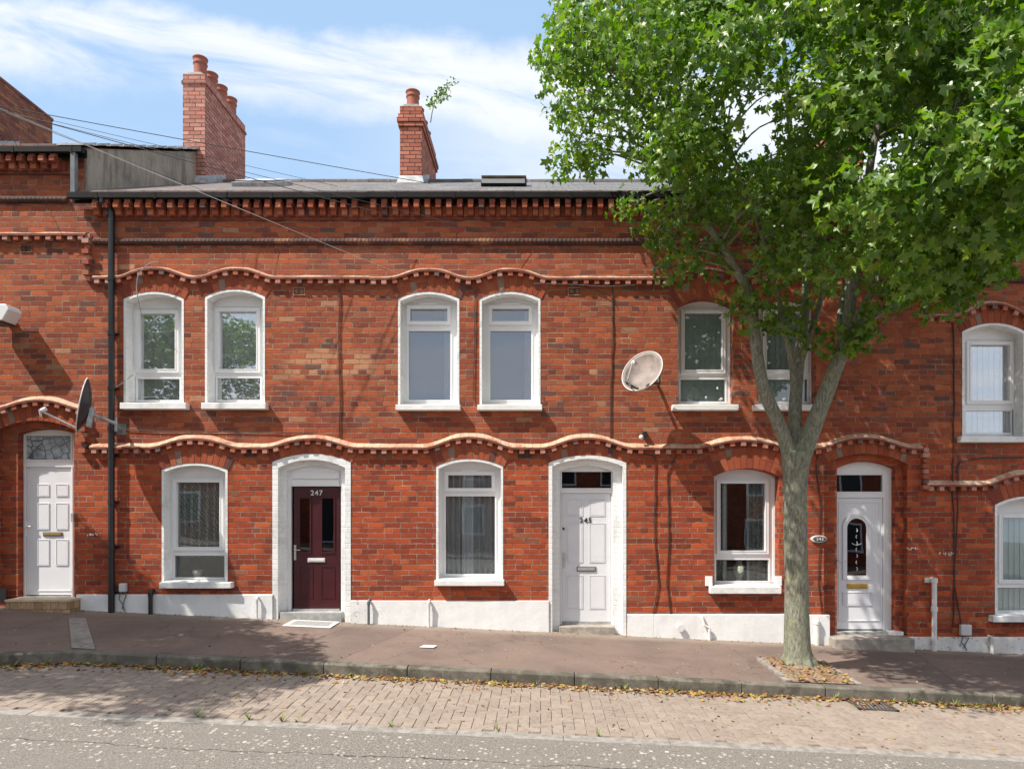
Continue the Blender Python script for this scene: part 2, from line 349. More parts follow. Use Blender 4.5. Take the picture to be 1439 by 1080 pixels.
def kerb_mat():
    m, t, b = newmat('kerb_concrete'); p = pos(t); sp = t.n('ShaderNodeSeparateXYZ', ins={0: p})
    n = t.noise(p, 5, 7, .7); g = t.n('ShaderNodeNewGeometry')
    c = t.mix(t.step(n, .35, .65), (.20, .18, .145), (.115, .105, .08))
    c = t.mix(t.math('MULTIPLY', t.step(t.noise(p, 3.4, 6, .75), .46, .58), .8), c, (.06, .054, .038))
    c = t.mix(t.math('MULTIPLY', g.outputs['Random Per Island'], .35), c, (.20, .18, .15))
    link(t, c, b, 'Base Color'); b.inputs['Roughness'].default_value = .9
    bump(t, b, t.noise(p, 45, 6, .7), .008, .8); return m
M['kerb'] = kerb_mat()
M['concrete'] = simple('worn_concrete', (.27, .25, .225), .9, 14, .25, .006, dirt=.5)
M['soil'] = simple('pit_soil', (.24, .165, .11), .95, 22, .45, .02)
M['litter'] = island_mat('dry_leaf', [(0, (.36, .17, .05)), (.15, (.22, .09, .035)), (.3, (.45, .28, .08)), (.45, (.28, .12, .045)), (.6, (.50, .36, .16)), (.7, (.16, .075, .035)), (.82, (.42, .34, .07)), (.91, (.20, .25, .06)), (.97, (.5, .44, .33))], .8, .001, .82)
M['ground'] = simple('earth', (.14, .13, .10), .95, 3, .3, .01)
M['grate'] = simple('cast_iron', (.07, .06, .055), .7, 20, .3, .002, dirt=.5, dirtcol=(.2, .15, .1))
M['mat'] = simple('door_mat', (.30, .30, .29), .95, 60, .35, .004)
M['matedge'] = simple('pale_mat_border', (.66, .65, .63), .9, 30, .12, .003)
M['wood'] = simple('pole_timber', (.16, .11, .075), .85, 8, .3, .004)
M['weed'] = island_mat('weed_green', [(0, (.14, .22, .035)), (.5, (.20, .27, .06)), (.8, (.26, .24, .08))], .6, 0)

def bark_mat():
    m, t, b = newmat('maple_bark'); p = pos(t); sp = t.n('ShaderNodeSeparateXYZ', ins={0: p})
    st = t.comb(sp.outputs[0], sp.outputs[1], t.math('MULTIPLY', sp.outputs[2], .28))
    n = t.noise(st, 44, 6, .7, .4); g = t.noise(p, 5, 5, .65); y = t.noise(p, 9, 6, .75)
    c = t.mix(t.step(n, .38, .64), (.135, .125, .095), (.31, .30, .245))
    c = t.mix(t.math('MULTIPLY', t.step(g, .38, .62), .4), c, (.22, .25, .16))
    c = t.mix(t.math('MULTIPLY', t.step(y, .57, .68), .8), c, (.36, .33, .09))
    link(t, c, b, 'Base Color'); b.inputs['Roughness'].default_value = .9; b.inputs['Specular IOR Level'].default_value = .2
    bump(t, b, t.math('ADD', n, t.math('MULTIPLY', t.noise(p, 70, 4), .35)), .02, .8); return m
M['bark'] = bark_mat()
def leaf_mat():
    m = bpy.data.materials.new('maple_leaf'); m.use_nodes = True; t = NT(m.node_tree); t.t.nodes.clear()
    out = t.n('ShaderNodeOutputMaterial'); g = t.n('ShaderNodeNewGeometry')
    r = g.outputs['Random Per Island']
    c = t.ramp(r, [(0, (.055, .130, .006)), (.3, (.085, .18, .008)), (.6, (.125, .23, .010)), (.85, (.18, .28, .014)), (1, (.25, .31, .03))])
    under = t.mix(.35, c, (.14, .21, .07))
    c = t.mix(g.outputs['Backfacing'], c, under)
    pr = t.n('ShaderNodeBsdfPrincipled', ins={'Base Color': c, 'Roughness': .36, 'Specular IOR Level': .5})
    tc = t.mix(1.0, c, (1.5, 1.75, .6), 'MULTIPLY')
    tl = t.n('ShaderNodeBsdfTranslucent', ins={0: tc})
    mx = t.n('ShaderNodeMixShader', ins={0: .36, 1: pr.outputs[0], 2: tl.outputs[0]})
    t.t.links.new(mx.outputs[0], out.inputs[0]); return m
M['leaf'] = leaf_mat()

# ------------------------------------------------------------------ mesh builder
ORG = {}
class MB:
    def __init__(s): s.v = []; s.f = []; s.m = []
    def add(s, vs, fs, m=0):
        o = len(s.v); s.v += [tuple(q) for q in vs]
        for f in fs: s.f.append([i + o for i in f]); s.m.append(m)
        return s
    def box(s, x0, x1, y0, y1, z0, z1, m=0):
        vs = [(x, y, z) for z in (z0, z1) for y in (y0, y1) for x in (x0, x1)]
        return s.add(vs, [(0, 2, 3, 1), (4, 5, 7, 6), (0, 1, 5, 4), (2, 6, 7, 3), (0, 4, 6, 2), (1, 3, 7, 5)], m)
    def obox(s, c, ax, ay, az, m=0):               # oriented box, half-axes as vectors
        c = Vector(c); vs = [c + ax * i + ay * j + az * k for k in (-1, 1) for j in (-1, 1) for i in (-1, 1)]
        return s.add(vs, [(0, 2, 3, 1), (4, 5, 7, 6), (0, 1, 5, 4), (2, 6, 7, 3), (0, 4, 6, 2), (1, 3, 7, 5)], m)
    def prism(s, poly, y0, y1, m=0):               # polygon in x,z, extruded along y
        n = len(poly); vs = [(x, y0, z) for x, z in poly] + [(x, y1, z) for x, z in poly]
        fs = [tuple(range(n)), tuple(range(2 * n - 1, n - 1, -1))]
        fs += [(i, i + n, (i + 1) % n + n, (i + 1) % n) for i in range(n)]
        return s.add(vs, fs, m)
    def ring(s, a, b, y, m=0):                     # flat ring between two outlines of equal count
        n = len(a); vs = [(x, y, z) for x, z in a] + [(x, y, z) for x, z in b]
        return s.add(vs, [(i, (i + 1) % n, (i + 1) % n + n, i + n) for i in range(n)], m)
    def band(s, a, y0, y1, m=0):                   # outline swept along y
        n = len(a); vs = [(x, y0, z) for x, z in a] + [(x, y1, z) for x, z in a]
        return s.add(vs, [(i, (i + 1) % n, (i + 1) % n + n, i + n) for i in range(n)], m)
    def frame(s, a, b, y0, y1, m=0):               # solid ring (no back)
        s.ring(a, b, y0, m); s.band(a, y0, y1, m); s.band(b, y0, y1, m); return s
    def plate(s, outer, holes, y, m=0):
        loops = [[Vector((x, 0, z)) for x, z in outer]] + [[Vector((x, 0, z)) for x, z in h] for h in holes]
        tris = tessellate_polygon([[Vector((q.x, q.z, 0)) for q in l] for l in loops])
        flat = [q for l in loops for q in l]
        return s.add([(q.x, y, q.z) for q in flat], tris, m)
    def tube(s, pts, rad, n=8, m=0, caps=True):
        pts = [Vector(p) for p in pts]
        if not hasattr(rad, '__len__'): rad = [rad] * len(pts)
        o = len(s.v); prev = None
        for i, p in enumerate(pts):
            d = (pts[min(i + 1, len(pts) - 1)] - pts[max(i - 1, 0)])
            d = d.normalized() if d.length > 1e-9 else Vector((0, 0, 1))
            if prev is None:
                a = d.orthogonal().normalized()
            else:
                a = (prev - d * prev.dot(d)); a = a.normalized() if a.length > 1e-6 else d.orthogonal().normalized()
            prev = a; b = d.cross(a)
            for k in range(n):
                an = 2 * math.pi * k / n
                s.v.append(tuple(p + (a * math.cos(an) + b * math.sin(an)) * rad[i]))
        for i in range(len(pts) - 1):
            for k in range(n):
                s.f.append([o + i * n + k, o + i * n + (k + 1) % n, o + (i + 1) * n + (k + 1) % n, o + (i + 1) * n + k]); s.m.append(m)
        if caps:
            s.f.append([o + k for k in range(n)][::-1]); s.m.append(m)
            e = o + (len(pts) - 1) * n; s.f.append([e + k for k in range(n)]); s.m.append(m)
        return s
    def lathe(s, prof, c, n=20, m=0):
        o = len(s.v); c = Vector(c)
        for r, z in prof:
            for k in range(n):
                a = 2 * math.pi * k / n; s.v.append((c.x + r * math.cos(a), c.y + r * math.sin(a), c.z + z))
        for i in range(len(prof) - 1):
            for k in range(n):
                s.f.append([o + i * n + k, o + i * n + (k + 1) % n, o + (i + 1) * n + (k + 1) % n, o + (i + 1) * n + k]); s.m.append(m)
        return s
    def build(s, name, mats, parent=None, smooth=False, bevel=0.0, loc=None):
        me = bpy.data.meshes.new(name)
        if not isinstance(mats, (list, tuple)): mats = [mats]
        o = Vector(loc) if loc is not None else (ORG[parent.name] if parent else Vector((0, 0, 0)))
        me.from_pydata([(x - o.x, y - o.y, z - o.z) for x, y, z in s.v], [], s.f)
        for mm in mats: me.materials.append(mm)
        me.polygons.foreach_set('material_index', s.m)
        me.update()
        import bmesh
        bm = bmesh.new(); bm.from_mesh(me); bmesh.ops.recalc_face_normals(bm, faces=bm.faces); bm.to_mesh(me); bm.free()
        if smooth: me.polygons.foreach_set('use_smooth', [True] * len(me.polygons))
        ob = bpy.data.objects.new(name, me); COL.objects.link(ob)
        if parent: ob.parent = parent
        else: ob.location = o
        ORG[ob.name] = o
        if bevel:
            b = ob.modifiers.new('bevel', 'BEVEL'); b.width = bevel; b.segments = 2; b.limit_method = 'ANGLE'; b.angle_limit = R_(40)
        return ob

def tag(o, label=None, cat=None, group=None, kind=None):
    if label: o['label'] = label
    if cat: o['category'] = cat
    if group: o['group'] = group
    if kind: o['kind'] = kind
    return o
def thing(name, label, cat, loc, group=None):
    o = bpy.data.objects.new(name, None); COL.objects.link(o); o.location = loc; o.empty_display_size = .2
    ORG[o.name] = Vector(loc); return tag(o, label, cat, group)
def rect(l, r, t, b): return [(l, b), (r, b), (r, t), (l, t)]
def prect(l, r, t, b, y): return rect(X(l, y), X(r, y), Z(t, y), Z(b, y))
def grow(rc, d):
    (l, b), (r, _), (_, t), _ = rc; return rect(l - d, r + d, t + d, b - d)
def arch(l, r, zs, zc, zb, n=18):                   # opening with a segmental head
    c = (l + r) / 2; w = (r - l) / 2; h = max(zc - zs, 1e-4); Rr = (w * w + h * h) / (2 * h); cz = zc - Rr
    a0 = math.asin(min(1, w / Rr))
    pts = [(l, zb), (r, zb)]
    for i in range(n + 1):
        a = a0 - 2 * a0 * i / n; pts.append((c + Rr * math.sin(a), cz + Rr * math.cos(a)))
    return pts
def text(body, size, center, y, mat, name, parent, extrude=.004):
    cu = bpy.data.curves.new(name, 'FONT'); cu.body = body; cu.size = size; cu.align_x = 'CENTER'; cu.align_y = 'CENTER'; cu.extrude = extrude; cu.offset = size * .012; cu.space_character = 1.18
    tmp = bpy.data.objects.new(name, cu); COL.objects.link(tmp)
    dg = bpy.context.evaluated_depsgraph_get(); me = bpy.data.meshes.new_from_object(tmp.evaluated_get(dg))
    bpy.data.objects.remove(tmp)
    o = ORG[parent.name]
    me.transform(Matrix.Translation(Vector((center[0], y, center[1])) - o) @ Matrix.Rotation(R_(90), 4, 'X'))
    me.materials.clear(); me.materials.append(mat)
    ob = bpy.data.objects.new(name, me); COL.objects.link(ob); ob.parent = parent; ORG[ob.name] = o
    return ob

def g(y):
    pts = [(-40, -.30), (-19, -.15), (-16.1, -.20), (-16, -.32), (-10, -.22), (-4.07, -.256), (-3.95, -.252), (-2.38, -.215)]
    for (a, za), (b, zb) in zip(pts, pts[1:]):
        if y <= b: return za + (zb - za) * (y - a) / (b - a)
    return -.215
def gp(y): return -.05 + .02 * min(y, 0)            # pavement level
def GZ(x, y): return g(y) + SL * x
def PZ(x, y): return gp(y) + SL * x

# ------------------------------------------------------------------ houses
HB = [-330, 118, 519, 918, 1296, 1700]
def hx(i): return X(HB[i])
class House: pass
def new_house(i, label, dz, gut):
    h = House(); x0, x1 = hx(i), hx(i + 1); h.x0, h.x1 = x0, x1; h.dz = dz
    xc = (x0 + x1) / 2
    h.o = thing('terraced_house', label, 'house', (xc, 0, PZ(xc, 0)), 'red brick terraced houses')
    h.holes = []; h.rev = MB(); h.zt = gut
    return h
def finish_house(h, eave_z):
    mb = MB(); zb = min(PZ(h.x0, 0), PZ(h.x1, 0)) - .6
    outer = [(h.x0, zb), (h.x1, zb), (h.x1, eave_z), (h.x0, eave_z)]
    mb.plate(outer, h.holes, 0.0)
    B = 8.0
    zr = eave_z + 1.99; yr = 4.0
    for x in (h.x0 + .002, h.x1 - .002):
        mb.add([(x, 0, zb), (x, B, zb), (x, B, eave_z), (x, yr, zr - .05), (x, 0, eave_z)], [(0, 1, 2, 3, 4)])
    mb.add([(h.x0, B, zb), (h.x1, B, zb), (h.x1, B, eave_z), (h.x0, B, eave_z)], [(0, 1, 2, 3)])
    for q, f in zip([0], [0]):
        o = len(mb.v); mb.v += h.rev.v; mb.f += [[i + o for i in ff] for ff in h.rev.f]; mb.m += h.rev.m
    h.wall = mb.build('wall', M['brick'], h.o)
    # roof
    rb = MB(); y0 = -.105; sl = 1.99 / 4.0
    zf = lambda y: eave_z + .05 + sl * y
    rb.add([(h.x0, y0, zf(y0)), (h.x1, y0, zf(y0)), (h.x1, yr, zf(yr)), (h.x0, yr, zf(yr)), (h.x1, B + .16, zf(y0)), (h.x0, B + .16, zf(y0))], [(0, 1, 2, 3), (3, 2, 4, 5)])
    rb.add([(h.x0, y0, zf(y0)), (h.x1, y0, zf(y0)), (h.x1, y0, zf(y0) - .035), (h.x0, y0, zf(y0) - .035)], [(0, 1, 2, 3)])
    h.roof = rb.build('roof', M['slate'], h.o); h.zf = zf
    rd = MB(); x = h.x0
    while x < h.x1 - .02:
        xe = min(x + .44, h.x1); rd.tube([(x + .004, yr, zf(yr) - .02 + random.uniform(-.006, .006)), (xe, yr, zf(yr) - .02)], .075, 10); x = xe + .004
    rd.build('ridge', M['ridge'], h.o, smooth=False)

def gutter(h, xa, xb, z, name='gutter'):
    mb = MB(); n = 8; prof = []
    for k in range(n + 1):
        a = math.pi * k / n; prof.append((-.150 - .045 * math.cos(a) * -1, z - .065 * math.sin(a)))
    vs = []; fs = []
    for x in (xa, xb): vs += [(x, y, zz) for y, zz in prof]
    m = len(prof)
    fs += [(i, i + 1, i + 1 + m, i + m) for i in range(m - 1)]
    fs += [tuple(range(m)), tuple(range(m, 2 * m))]
    mb.add(vs, fs)
    mb.box(xa, xb, -.200, -.192, z - .062, z + .012)
    mb.box(xa, xb, -.088, -.06, z - .09, z + .02)
    x = xa + .4
    while x < xb: mb.box(x, x + .03, -.204, -.09, z - .075, z + .014); x += .82
    mb.build(name, M['dark'], h.o)

def voussoirs(parent, l, r, zs, zc, thick, name='arch'):
    c = (l + r) / 2; w = (r - l) / 2; hh = zc - zs; Rr = (w * w + hh * hh) / (2 * hh); cz = zc - Rr
    a0 = math.asin(min(1, w / Rr)) * 1.04
    mb = MB(); n = max(9, int(2 * a0 * Rr / .078)); g0 = .009
    def pt(a, rr): return (c + rr * math.sin(a), cz + rr * math.cos(a))
    k = 30; seg = [pt(-a0 + 2 * a0 * i / k, Rr + .002) for i in range(k + 1)] + [pt(a0 - 2 * a0 * i / k, Rr + thick) for i in range(k + 1)]
    # backing of mortar, then bricks standing proud of it
    mb.add([(x, -.003, z) for x, z in seg], [(i, i + 1, 2 * k - i, 2 * k + 1 - i) for i in range(k)], 1)
    for i in range(n):
        a = -a0 + 2 * a0 * (i + .5) / n; da = a0 / n
        cuts = [(0.004, thick)] if random.random() < .45 else [(0.004, thick * .5 - .004), (thick * .5 + .004, thick)]
        if i % 2: cuts = [(0.004, thick * .66 - .004), (thick * .66 + .004, thick)] if random.random() < .6 else cuts
        for r0, r1 in cuts:
            d0 = da - g0 / 2 / (Rr + r0); d1 = da - g0 / 2 / (Rr + r1)
            q = [pt(a - d0, Rr + r0), pt(a + d0, Rr + r0), pt(a + d1, Rr + r1), pt(a - d1, Rr + r1)]
            mb.prism(q, -.009 - random.random() * .003, -.001)
    return mb.build(name, [M['arch'], M['mortar']], parent)

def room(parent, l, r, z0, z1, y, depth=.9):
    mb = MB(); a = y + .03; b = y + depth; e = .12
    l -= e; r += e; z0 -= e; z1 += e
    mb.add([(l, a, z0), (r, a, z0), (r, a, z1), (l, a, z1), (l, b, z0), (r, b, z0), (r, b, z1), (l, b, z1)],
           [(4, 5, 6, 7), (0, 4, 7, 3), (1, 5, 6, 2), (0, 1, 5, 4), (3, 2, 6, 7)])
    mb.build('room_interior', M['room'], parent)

def pleated(l, r, z0, z1, y, waves, amp, mat, name, parent, seed=0):
    mb = MB(); n = waves * 10; rr = random.Random(seed)
    ph = [rr.uniform(.7, 1.3) for _ in range(n + 1)]
    vs = []
    for j, z in enumerate((z0, (z0 + z1) / 2, z1)):
        for i in range(n + 1):
            u = i / n; vs.append((l + (r - l) * u, y + amp * math.sin(2 * math.pi * waves * u + 1.4 * math.sin(3.3 * u * waves / 5 + j * .5)) * ph[i // 10 * 10 if i // 10 * 10 <= n else n], z))
    fs = [(j * (n + 1) + i, j * (n + 1) + i + 1, (j + 1) * (n + 1) + i + 1, (j + 1) * (n + 1) + i) for j in range(2) for i in range(n)]
    mb.add(vs, fs); return mb.build(name, mat, parent, smooth=True)
def vblind(l, r, z0, z1, y, mat, parent, w=.089, ang=28):
    mb = MB(); x = l + w / 2
    while x < r:
        a = R_(ang + random.uniform(-4, 4)); d = Vector((math.cos(a), math.sin(a), 0)) * w * .52
        q = Vector((x, y, 0))
        mb.add([q - d + Vector((0, 0, z0)), q + d + Vector((0, 0, z0)), q + d + Vector((0, 0, z1)), q - d + Vector((0, 0, z1))], [(0, 1, 2, 3)]); x += w * .93
    return mb.build('blind', mat, parent)

def window(h, l, r, ys, yc, yb, sill, lights, white=True, depth=.2, cover=None, label=None, archt=.25, end_blocks=False, glass='glass'):
    """l..yb: outline on the wall face (photo measure); lights: list of (kind, gl, gr, gt, gb) glass rectangles on the frame plane."""
    bp = .032 if white else 0.0
    o = arch(X(l), X(r), Z(ys), Z(yc), Z(yb))
    hole = arch(X(l) + bp, X(r) - bp, Z(ys) - bp, Z(yc) - bp, Z(yb))
    h.holes.append(hole)
    yf = depth
    fx0, fx1 = hole[0][0], hole[1][0]
    # frame
    fr = MB(); outline = arch(fx0 - .004, fx1 + .004, Z(ys) - bp, Z(yc) - bp + .004, Z(yb))
    grs = [prect(gl, gr, gt, gb, yf) for _, gl, gr, gt, gb in lights]
    fr.plate(outline, grs, yf)
    for q in grs: fr.band(q, yf, yf + .06)
    # beaded edge of the outer frame and a ledge across the bottom
    fr.frame(rect(fx0, fx1, Z(yb) + .055, Z(yb) + .004), rect(fx0 + .01, fx1 - .01, Z(yb) + .045, Z(yb) + .012), yf - .02, yf)
    zt = max(q[2][1] for q in grs) + .085
    fr.box(fx0, fx1, yf - .012, yf, zt - .008, zt + .006)
    fr.box(fx0, fx0 + .03, yf - .014, yf, Z(yb) + .058, zt - .01); fr.box(fx1 - .03, fx1, yf - .014, yf, Z(yb) + .058, zt - .01)
    w = fr.build('window', M['pvc'], h.o)
    if label: w['label'] = label
    for (kind, *_), q in zip(lights, grs):
        if kind == 'sash':
            sb = MB(); sb.frame(grow(q, .05), q, yf - .034, yf); sb.frame(grow(q, .013), q, yf - .04, yf - .034)
            (a, b_), (c, _), (_, d), _ = q; sb.box(a, c, yf - .046, yf - .034, d - .002, d + .03)
            sb.build('sash', M['pvc'], w, bevel=.004)
        elif kind == 'vent':
            sb = MB(); sb.frame(grow(q, .05), q, yf - .034, yf)
            (a, b_), (c, _), (_, d), _ = q; xm = (a + c) / 2
            sb.box(xm - .13, xm + .13, yf - .05, yf - .034, d + .055, d + .075)
            sb.build('sash', M['pvc'], w, bevel=.004)
        else:
            sb = MB(); sb.frame(grow(q, .022), q, yf - .014, yf); sb.build('glazing_bead', M['pvc'], w, bevel=.003)
        (a, b_), (c, _), (_, d), _ = q
        pm = MB(); pm.box(a - .004, c + .004, yf + .02, yf + .026, b_ - .004, d + .004); pm.build('pane', M[glass], w)
    gx0 = min(q[0][0] for q in grs); gx1 = max(q[1][0] for q in grs); gz0 = min(q[0][1] for q in grs); gz1 = max(q[2][1] for q in grs)
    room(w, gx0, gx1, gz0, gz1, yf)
    if cover: cover(w, gx0 - .03, gx1 + .03, gz0 - .03, gz1 + .03, yf + .075)
    # reveal
    if white:
        sb = MB(); sb.ring(o, hole, -.005); sb.band(o, -.005, .001); sb.band(hole, -.005, yf + .03); sb.build('surround', M['wbrick'], w)
    else:
        h.rev.band(hole, 0, yf + .03)
    voussoirs(w, o[0][0], o[1][0], Z(ys), Z(yc), archt)
    # sill
    sl, sr, st, sbm = sill
    s = MB(); pr = -.115; x0, x1, z0, z1 = X(sl, -.1), X(sr, -.1), Z(sbm, -.115), Z(st, -.1)
    s.add([(x0, pr, z0), (x1, pr, z0), (x1, pr, z1 - .012), (x0, pr, z1 - .012), (x0, yf + .01, z1 + .02), (x1, yf + .01, z1 + .02), (x1, yf + .01, z0), (x0, yf + .01, z0)][:0] or [], [])
    s.prism([(x0, z0), (x1, z0), (x1, z1 - .008), (x0, z1 - .008)], pr, .0)
    s.prism([(hole[0][0] + .001, z0), (hole[1][0] - .001, z0), (hole[1][0] - .001, max(z1, Z(yb)) + .004), (hole[0][0] + .001, max(z1, Z(yb)) + .004)], .001, yf + .02)
    if end_blocks:
        for xa, xb in ((x0 - .05, x0 + .055), (x1 - .075, x1 + .04)): s.box(xa, xb, -.02, -.0, z1 - .01, z1 + .13)
    s.build('sill', M['sill'], w, bevel=.008)
    return w

def bump_path(xa, xb, base, humps, tops, w=56):
    out = []; n = int((xb - xa) / 3) + 1
    for i in range(n + 1):
        x = xa + (xb - xa) * i / n; y = base
        for c, tp in zip(humps, tops):
            d = abs(x - c)
            if d < w: y = min(y, base - (base - tp) * (0.5 + .5 * math.cos(math.pi * (d / w) ** 1.25)))
        out.append((x, y))
    return out
def string_course(h, path, name='string_course', top=None):
    """wavy oversailing course: dentil headers, brick ledge and a weathered top."""
    par = h.o
    pts = [(X(px, -.05), Z(py, -.05)) for px, py in path]
    led = MB(); fl = MB(); n = len(pts); top = (.014 if path[0][1] < 500 else .034)
    vs = []
    for x, z in pts: vs += [(x, 0.0, z - .056), (x, -.078, z - .056), (x, -.078, z - .028)]
    led.add(vs, [(3 * i + k, 3 * i + 3 + k, 3 * i + 4 + k, 3 * i + 1 + k) for i in range(n - 1) for k in (0, 1)] + [(0, 1, 2), (3 * n - 3, 3 * n - 2, 3 * n - 1)])
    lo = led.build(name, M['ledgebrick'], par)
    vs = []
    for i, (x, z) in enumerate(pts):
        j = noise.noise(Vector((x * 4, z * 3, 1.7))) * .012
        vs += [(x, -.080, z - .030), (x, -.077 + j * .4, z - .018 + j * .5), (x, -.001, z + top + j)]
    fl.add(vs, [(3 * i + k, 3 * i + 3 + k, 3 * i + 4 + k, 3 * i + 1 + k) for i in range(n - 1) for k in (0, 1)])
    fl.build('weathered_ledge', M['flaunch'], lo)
    # dentils at equal spacing
    dn = MB(); x = pts[0][0] + .06; i = 0
    while x < pts[-1][0] - .04:
        while i < n - 2 and pts[i + 1][0] < x: i += 1
        (xa, za), (xb, zb) = pts[i], pts[i + 1]; u = (x - xa) / max(xb - xa, 1e-6); z = za + (zb - za) * u
        d = Vector((xb - xa, 0, zb - za)).normalized(); up = Vector((-d.z, 0, d.x))
        jj = random.uniform(-.004, .004)
        dn.obox(Vector((x, -.033 + jj, z - .085)), d * .034, Vector((0, .036, 0)), up * .028)
        x += .152 + random.uniform(-.006, .006)
    dn.build('dentils', M['dentil'], lo)
    return lo
def tooth(h, px, ya, yb):
    dn = MB(); z = Z(ya); x = X(px); k = 0
    while z > Z(yb):
        wd = .06 if k % 2 else .035
        dn.box(x - wd, x + .035, -.085 if k % 2 else -.055, 0, z - .066, z - .004); z -= .0755; k += 1
    dn.build('stepped_quoin', M['dentil'], h.o)
def cornice(h, xa, xb, yt):
    """yt: photo row of the gutter's underside."""
    mb = MB(); zt = Z(yt); x = xa
    base = MB(); base.box(xa, xb, -.115, 0, zt - .035, zt + .06); base.box(xa, xb, -.022, 0, zt - .305, zt - .265)
    co = base.build('cornice', M['ledgebrick'], h.o)
    x = xa + .05
    while x < xb - .08:
        w = .078; j = random.uniform(-.006, .006)
        mb.box(x, x + w, -.140 + j, -.001, zt - .112, zt - .039)
        mb.box(x + .004, x + w - .004, -.165 + j, -.001, zt - .182, zt - .118)
        mb.box(x + .001, x + w - .002, -.10 - j * .5, -.001, zt - .262, zt - .186)
        mb.box(x + w + .006, x + w + .066, -.03, -.001, zt - .262, zt - .12)
        x += .153
    mb.build('dentils', M['block'], co)
def rope_band(h, xa, xb, py):
    mb = MB(); z = Z(py); n = int((xb - xa) / .03)
    pts = []; rr = []
    for i in range(n + 1):
        x = xa + (xb - xa) * i / n; pts.append((x, -.012, z)); rr.append(.040 + (.008 if i % 2 else 0) + .003 * noise.noise(Vector((x * 9, 0, 0))))
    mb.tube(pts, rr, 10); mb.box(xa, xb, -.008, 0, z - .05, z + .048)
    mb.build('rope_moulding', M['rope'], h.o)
def plinth(h, l, r, t, mat='plinth', out=.028, name='plinth'):
    mb = MB(); xa, xb = X(l), X(r); zt = Z(t)
    n = max(2, int((xb - xa) / .15)); vs = []
    for i in range(n + 1):
        x = xa + (xb - xa) * i / n; zb = PZ(x, 0) - .25
        w = noise.noise(Vector((x * 3, .3, 5))) * .006
        vs += [(x, -out - .004 + w, zb), (x, -out + w, zt - .008), (x, -out + .012 + w, zt), (x, .0, zt)]
    fs = [(4 * i + k, 4 * i + 4 + k, 4 * i + 5 + k, 4 * i + 1 + k) for i in range(n) for k in range(3)] + [(0, 1, 2, 3), tuple(4 * n + k for k in range(4))]
    # end cheeks
    mb.add(vs, fs)
    for x in (xa, xb): mb.add([(x, -out, PZ(x, 0) - .25), (x, -out, zt - .004), (x, 0, zt), (x, 0, PZ(x, 0) - .25)], [(0, 1, 2, 3)])
    return mb.build(name, M[mat], h.o)

def panel(mb, q, y, d=.012, w=.028):              # raised moulding round a door panel
    mb.frame(q, grow(q, -w * .45), y - d, y); mb.frame(grow(q, -w * .8), grow(q, -w * 1.5), y - d * .6, y)
    (a, b_), (c, _), (_, t_), _ = grow(q, -w * 1.5); mb.box(a, c, y - d * .6, y, b_, t_)

def door_case(h, outer, step, depth1, depth2, white, bandpx=5, archt=.24, vouss=True):
    """outer/step: (l,r,ys,yc) on the wall face and on the set-back face; returns inner outline and bottom."""
    l, r, ys, yc, yb = outer; l2, r2, ys2, yc2 = step
    zb = Z(yb)
    o = arch(X(l), X(r), Z(ys), Z(yc), zb); bp = bandpx / 98.0 if white else 0
    h1 = arch(X(l) + bp, X(r) - bp, Z(ys) - bp, Z(yc) - bp, zb)
    h2 = arch(X(l2, depth1), X(r2, depth1), Z(ys2, depth1), Z(yc2, depth1), zb)
    h.holes.append(h1)
    mb = MB() if white else h.rev
    if white: mb.ring(o, h1, -.008); mb.band(o, -.008, .001); mb.band(h1, -.008, depth1)
    else: mb.band(h1, 0, depth1)
    mb.ring(h1, h2, depth1); mb.band(h2, depth1, depth2 + .04)
    if white: mb.build('door_surround', M['wbrick'], h.o)
    if vouss: voussoirs(h.o, o[0][0], o[1][0], Z(ys), Z(yc), archt, 'door_arch')
    return h2, zb

def cover_vblind(mat, **k): return lambda w, a, b, c, d, y: vblind(a, b, c, d, y, M[mat], w, **k)
def cover_lace(mat, waves, z=0.0):
    def f(w, a, b, c, d, y): pleated(a, b, c + z, d, y + .02, waves, .05, M[mat], 'net_curtain', w, waves)
    return f
def cover_c_up(w, a, b, c, d, y):
    mb = MB(); mb.box(a - .05, b + .05, y + .08, y + .085, c - .02, d + .02); mb.build('blind', M['reflblue'], w)  # flat sheet behind the panes carrying their painted blue-grey reflection
    pleated(b - .13, b + .03, c, d, y, 3, .02, M['curtainwhite'], 'curtain', w, 3)
def cover_c_low(w, a, b, c, d, y):
    pleated(a, b, c, d, y + .02, 9, .05, M['lace2'], 'net_curtain', w, 5)
    pleated(a + .26, a + .44, c, d, y - .03, 3, .02, M['curtainwhite'], 'curtain', w, 6)
def cover_d_low(w, a, b, c, d, y):
    for k, (u, v) in enumerate(((0, .27), (.62, 1.0))):
        pleated(a + (b - a) * u, a + (b - a) * v, c, d, y + .05, 5, .028, M['curtaindark'], 'curtain', w, 11 + k)
    pleated(a + (b - a) * .18, a + (b - a) * .25, c, d, y, 2, .012, M['curtainwhite'], 'curtain', w, 21)
    pleated(a + (b - a) * .61, a + (b - a) * .65, c, d, y, 1, .012, M['curtainwhite'], 'curtain', w, 22)

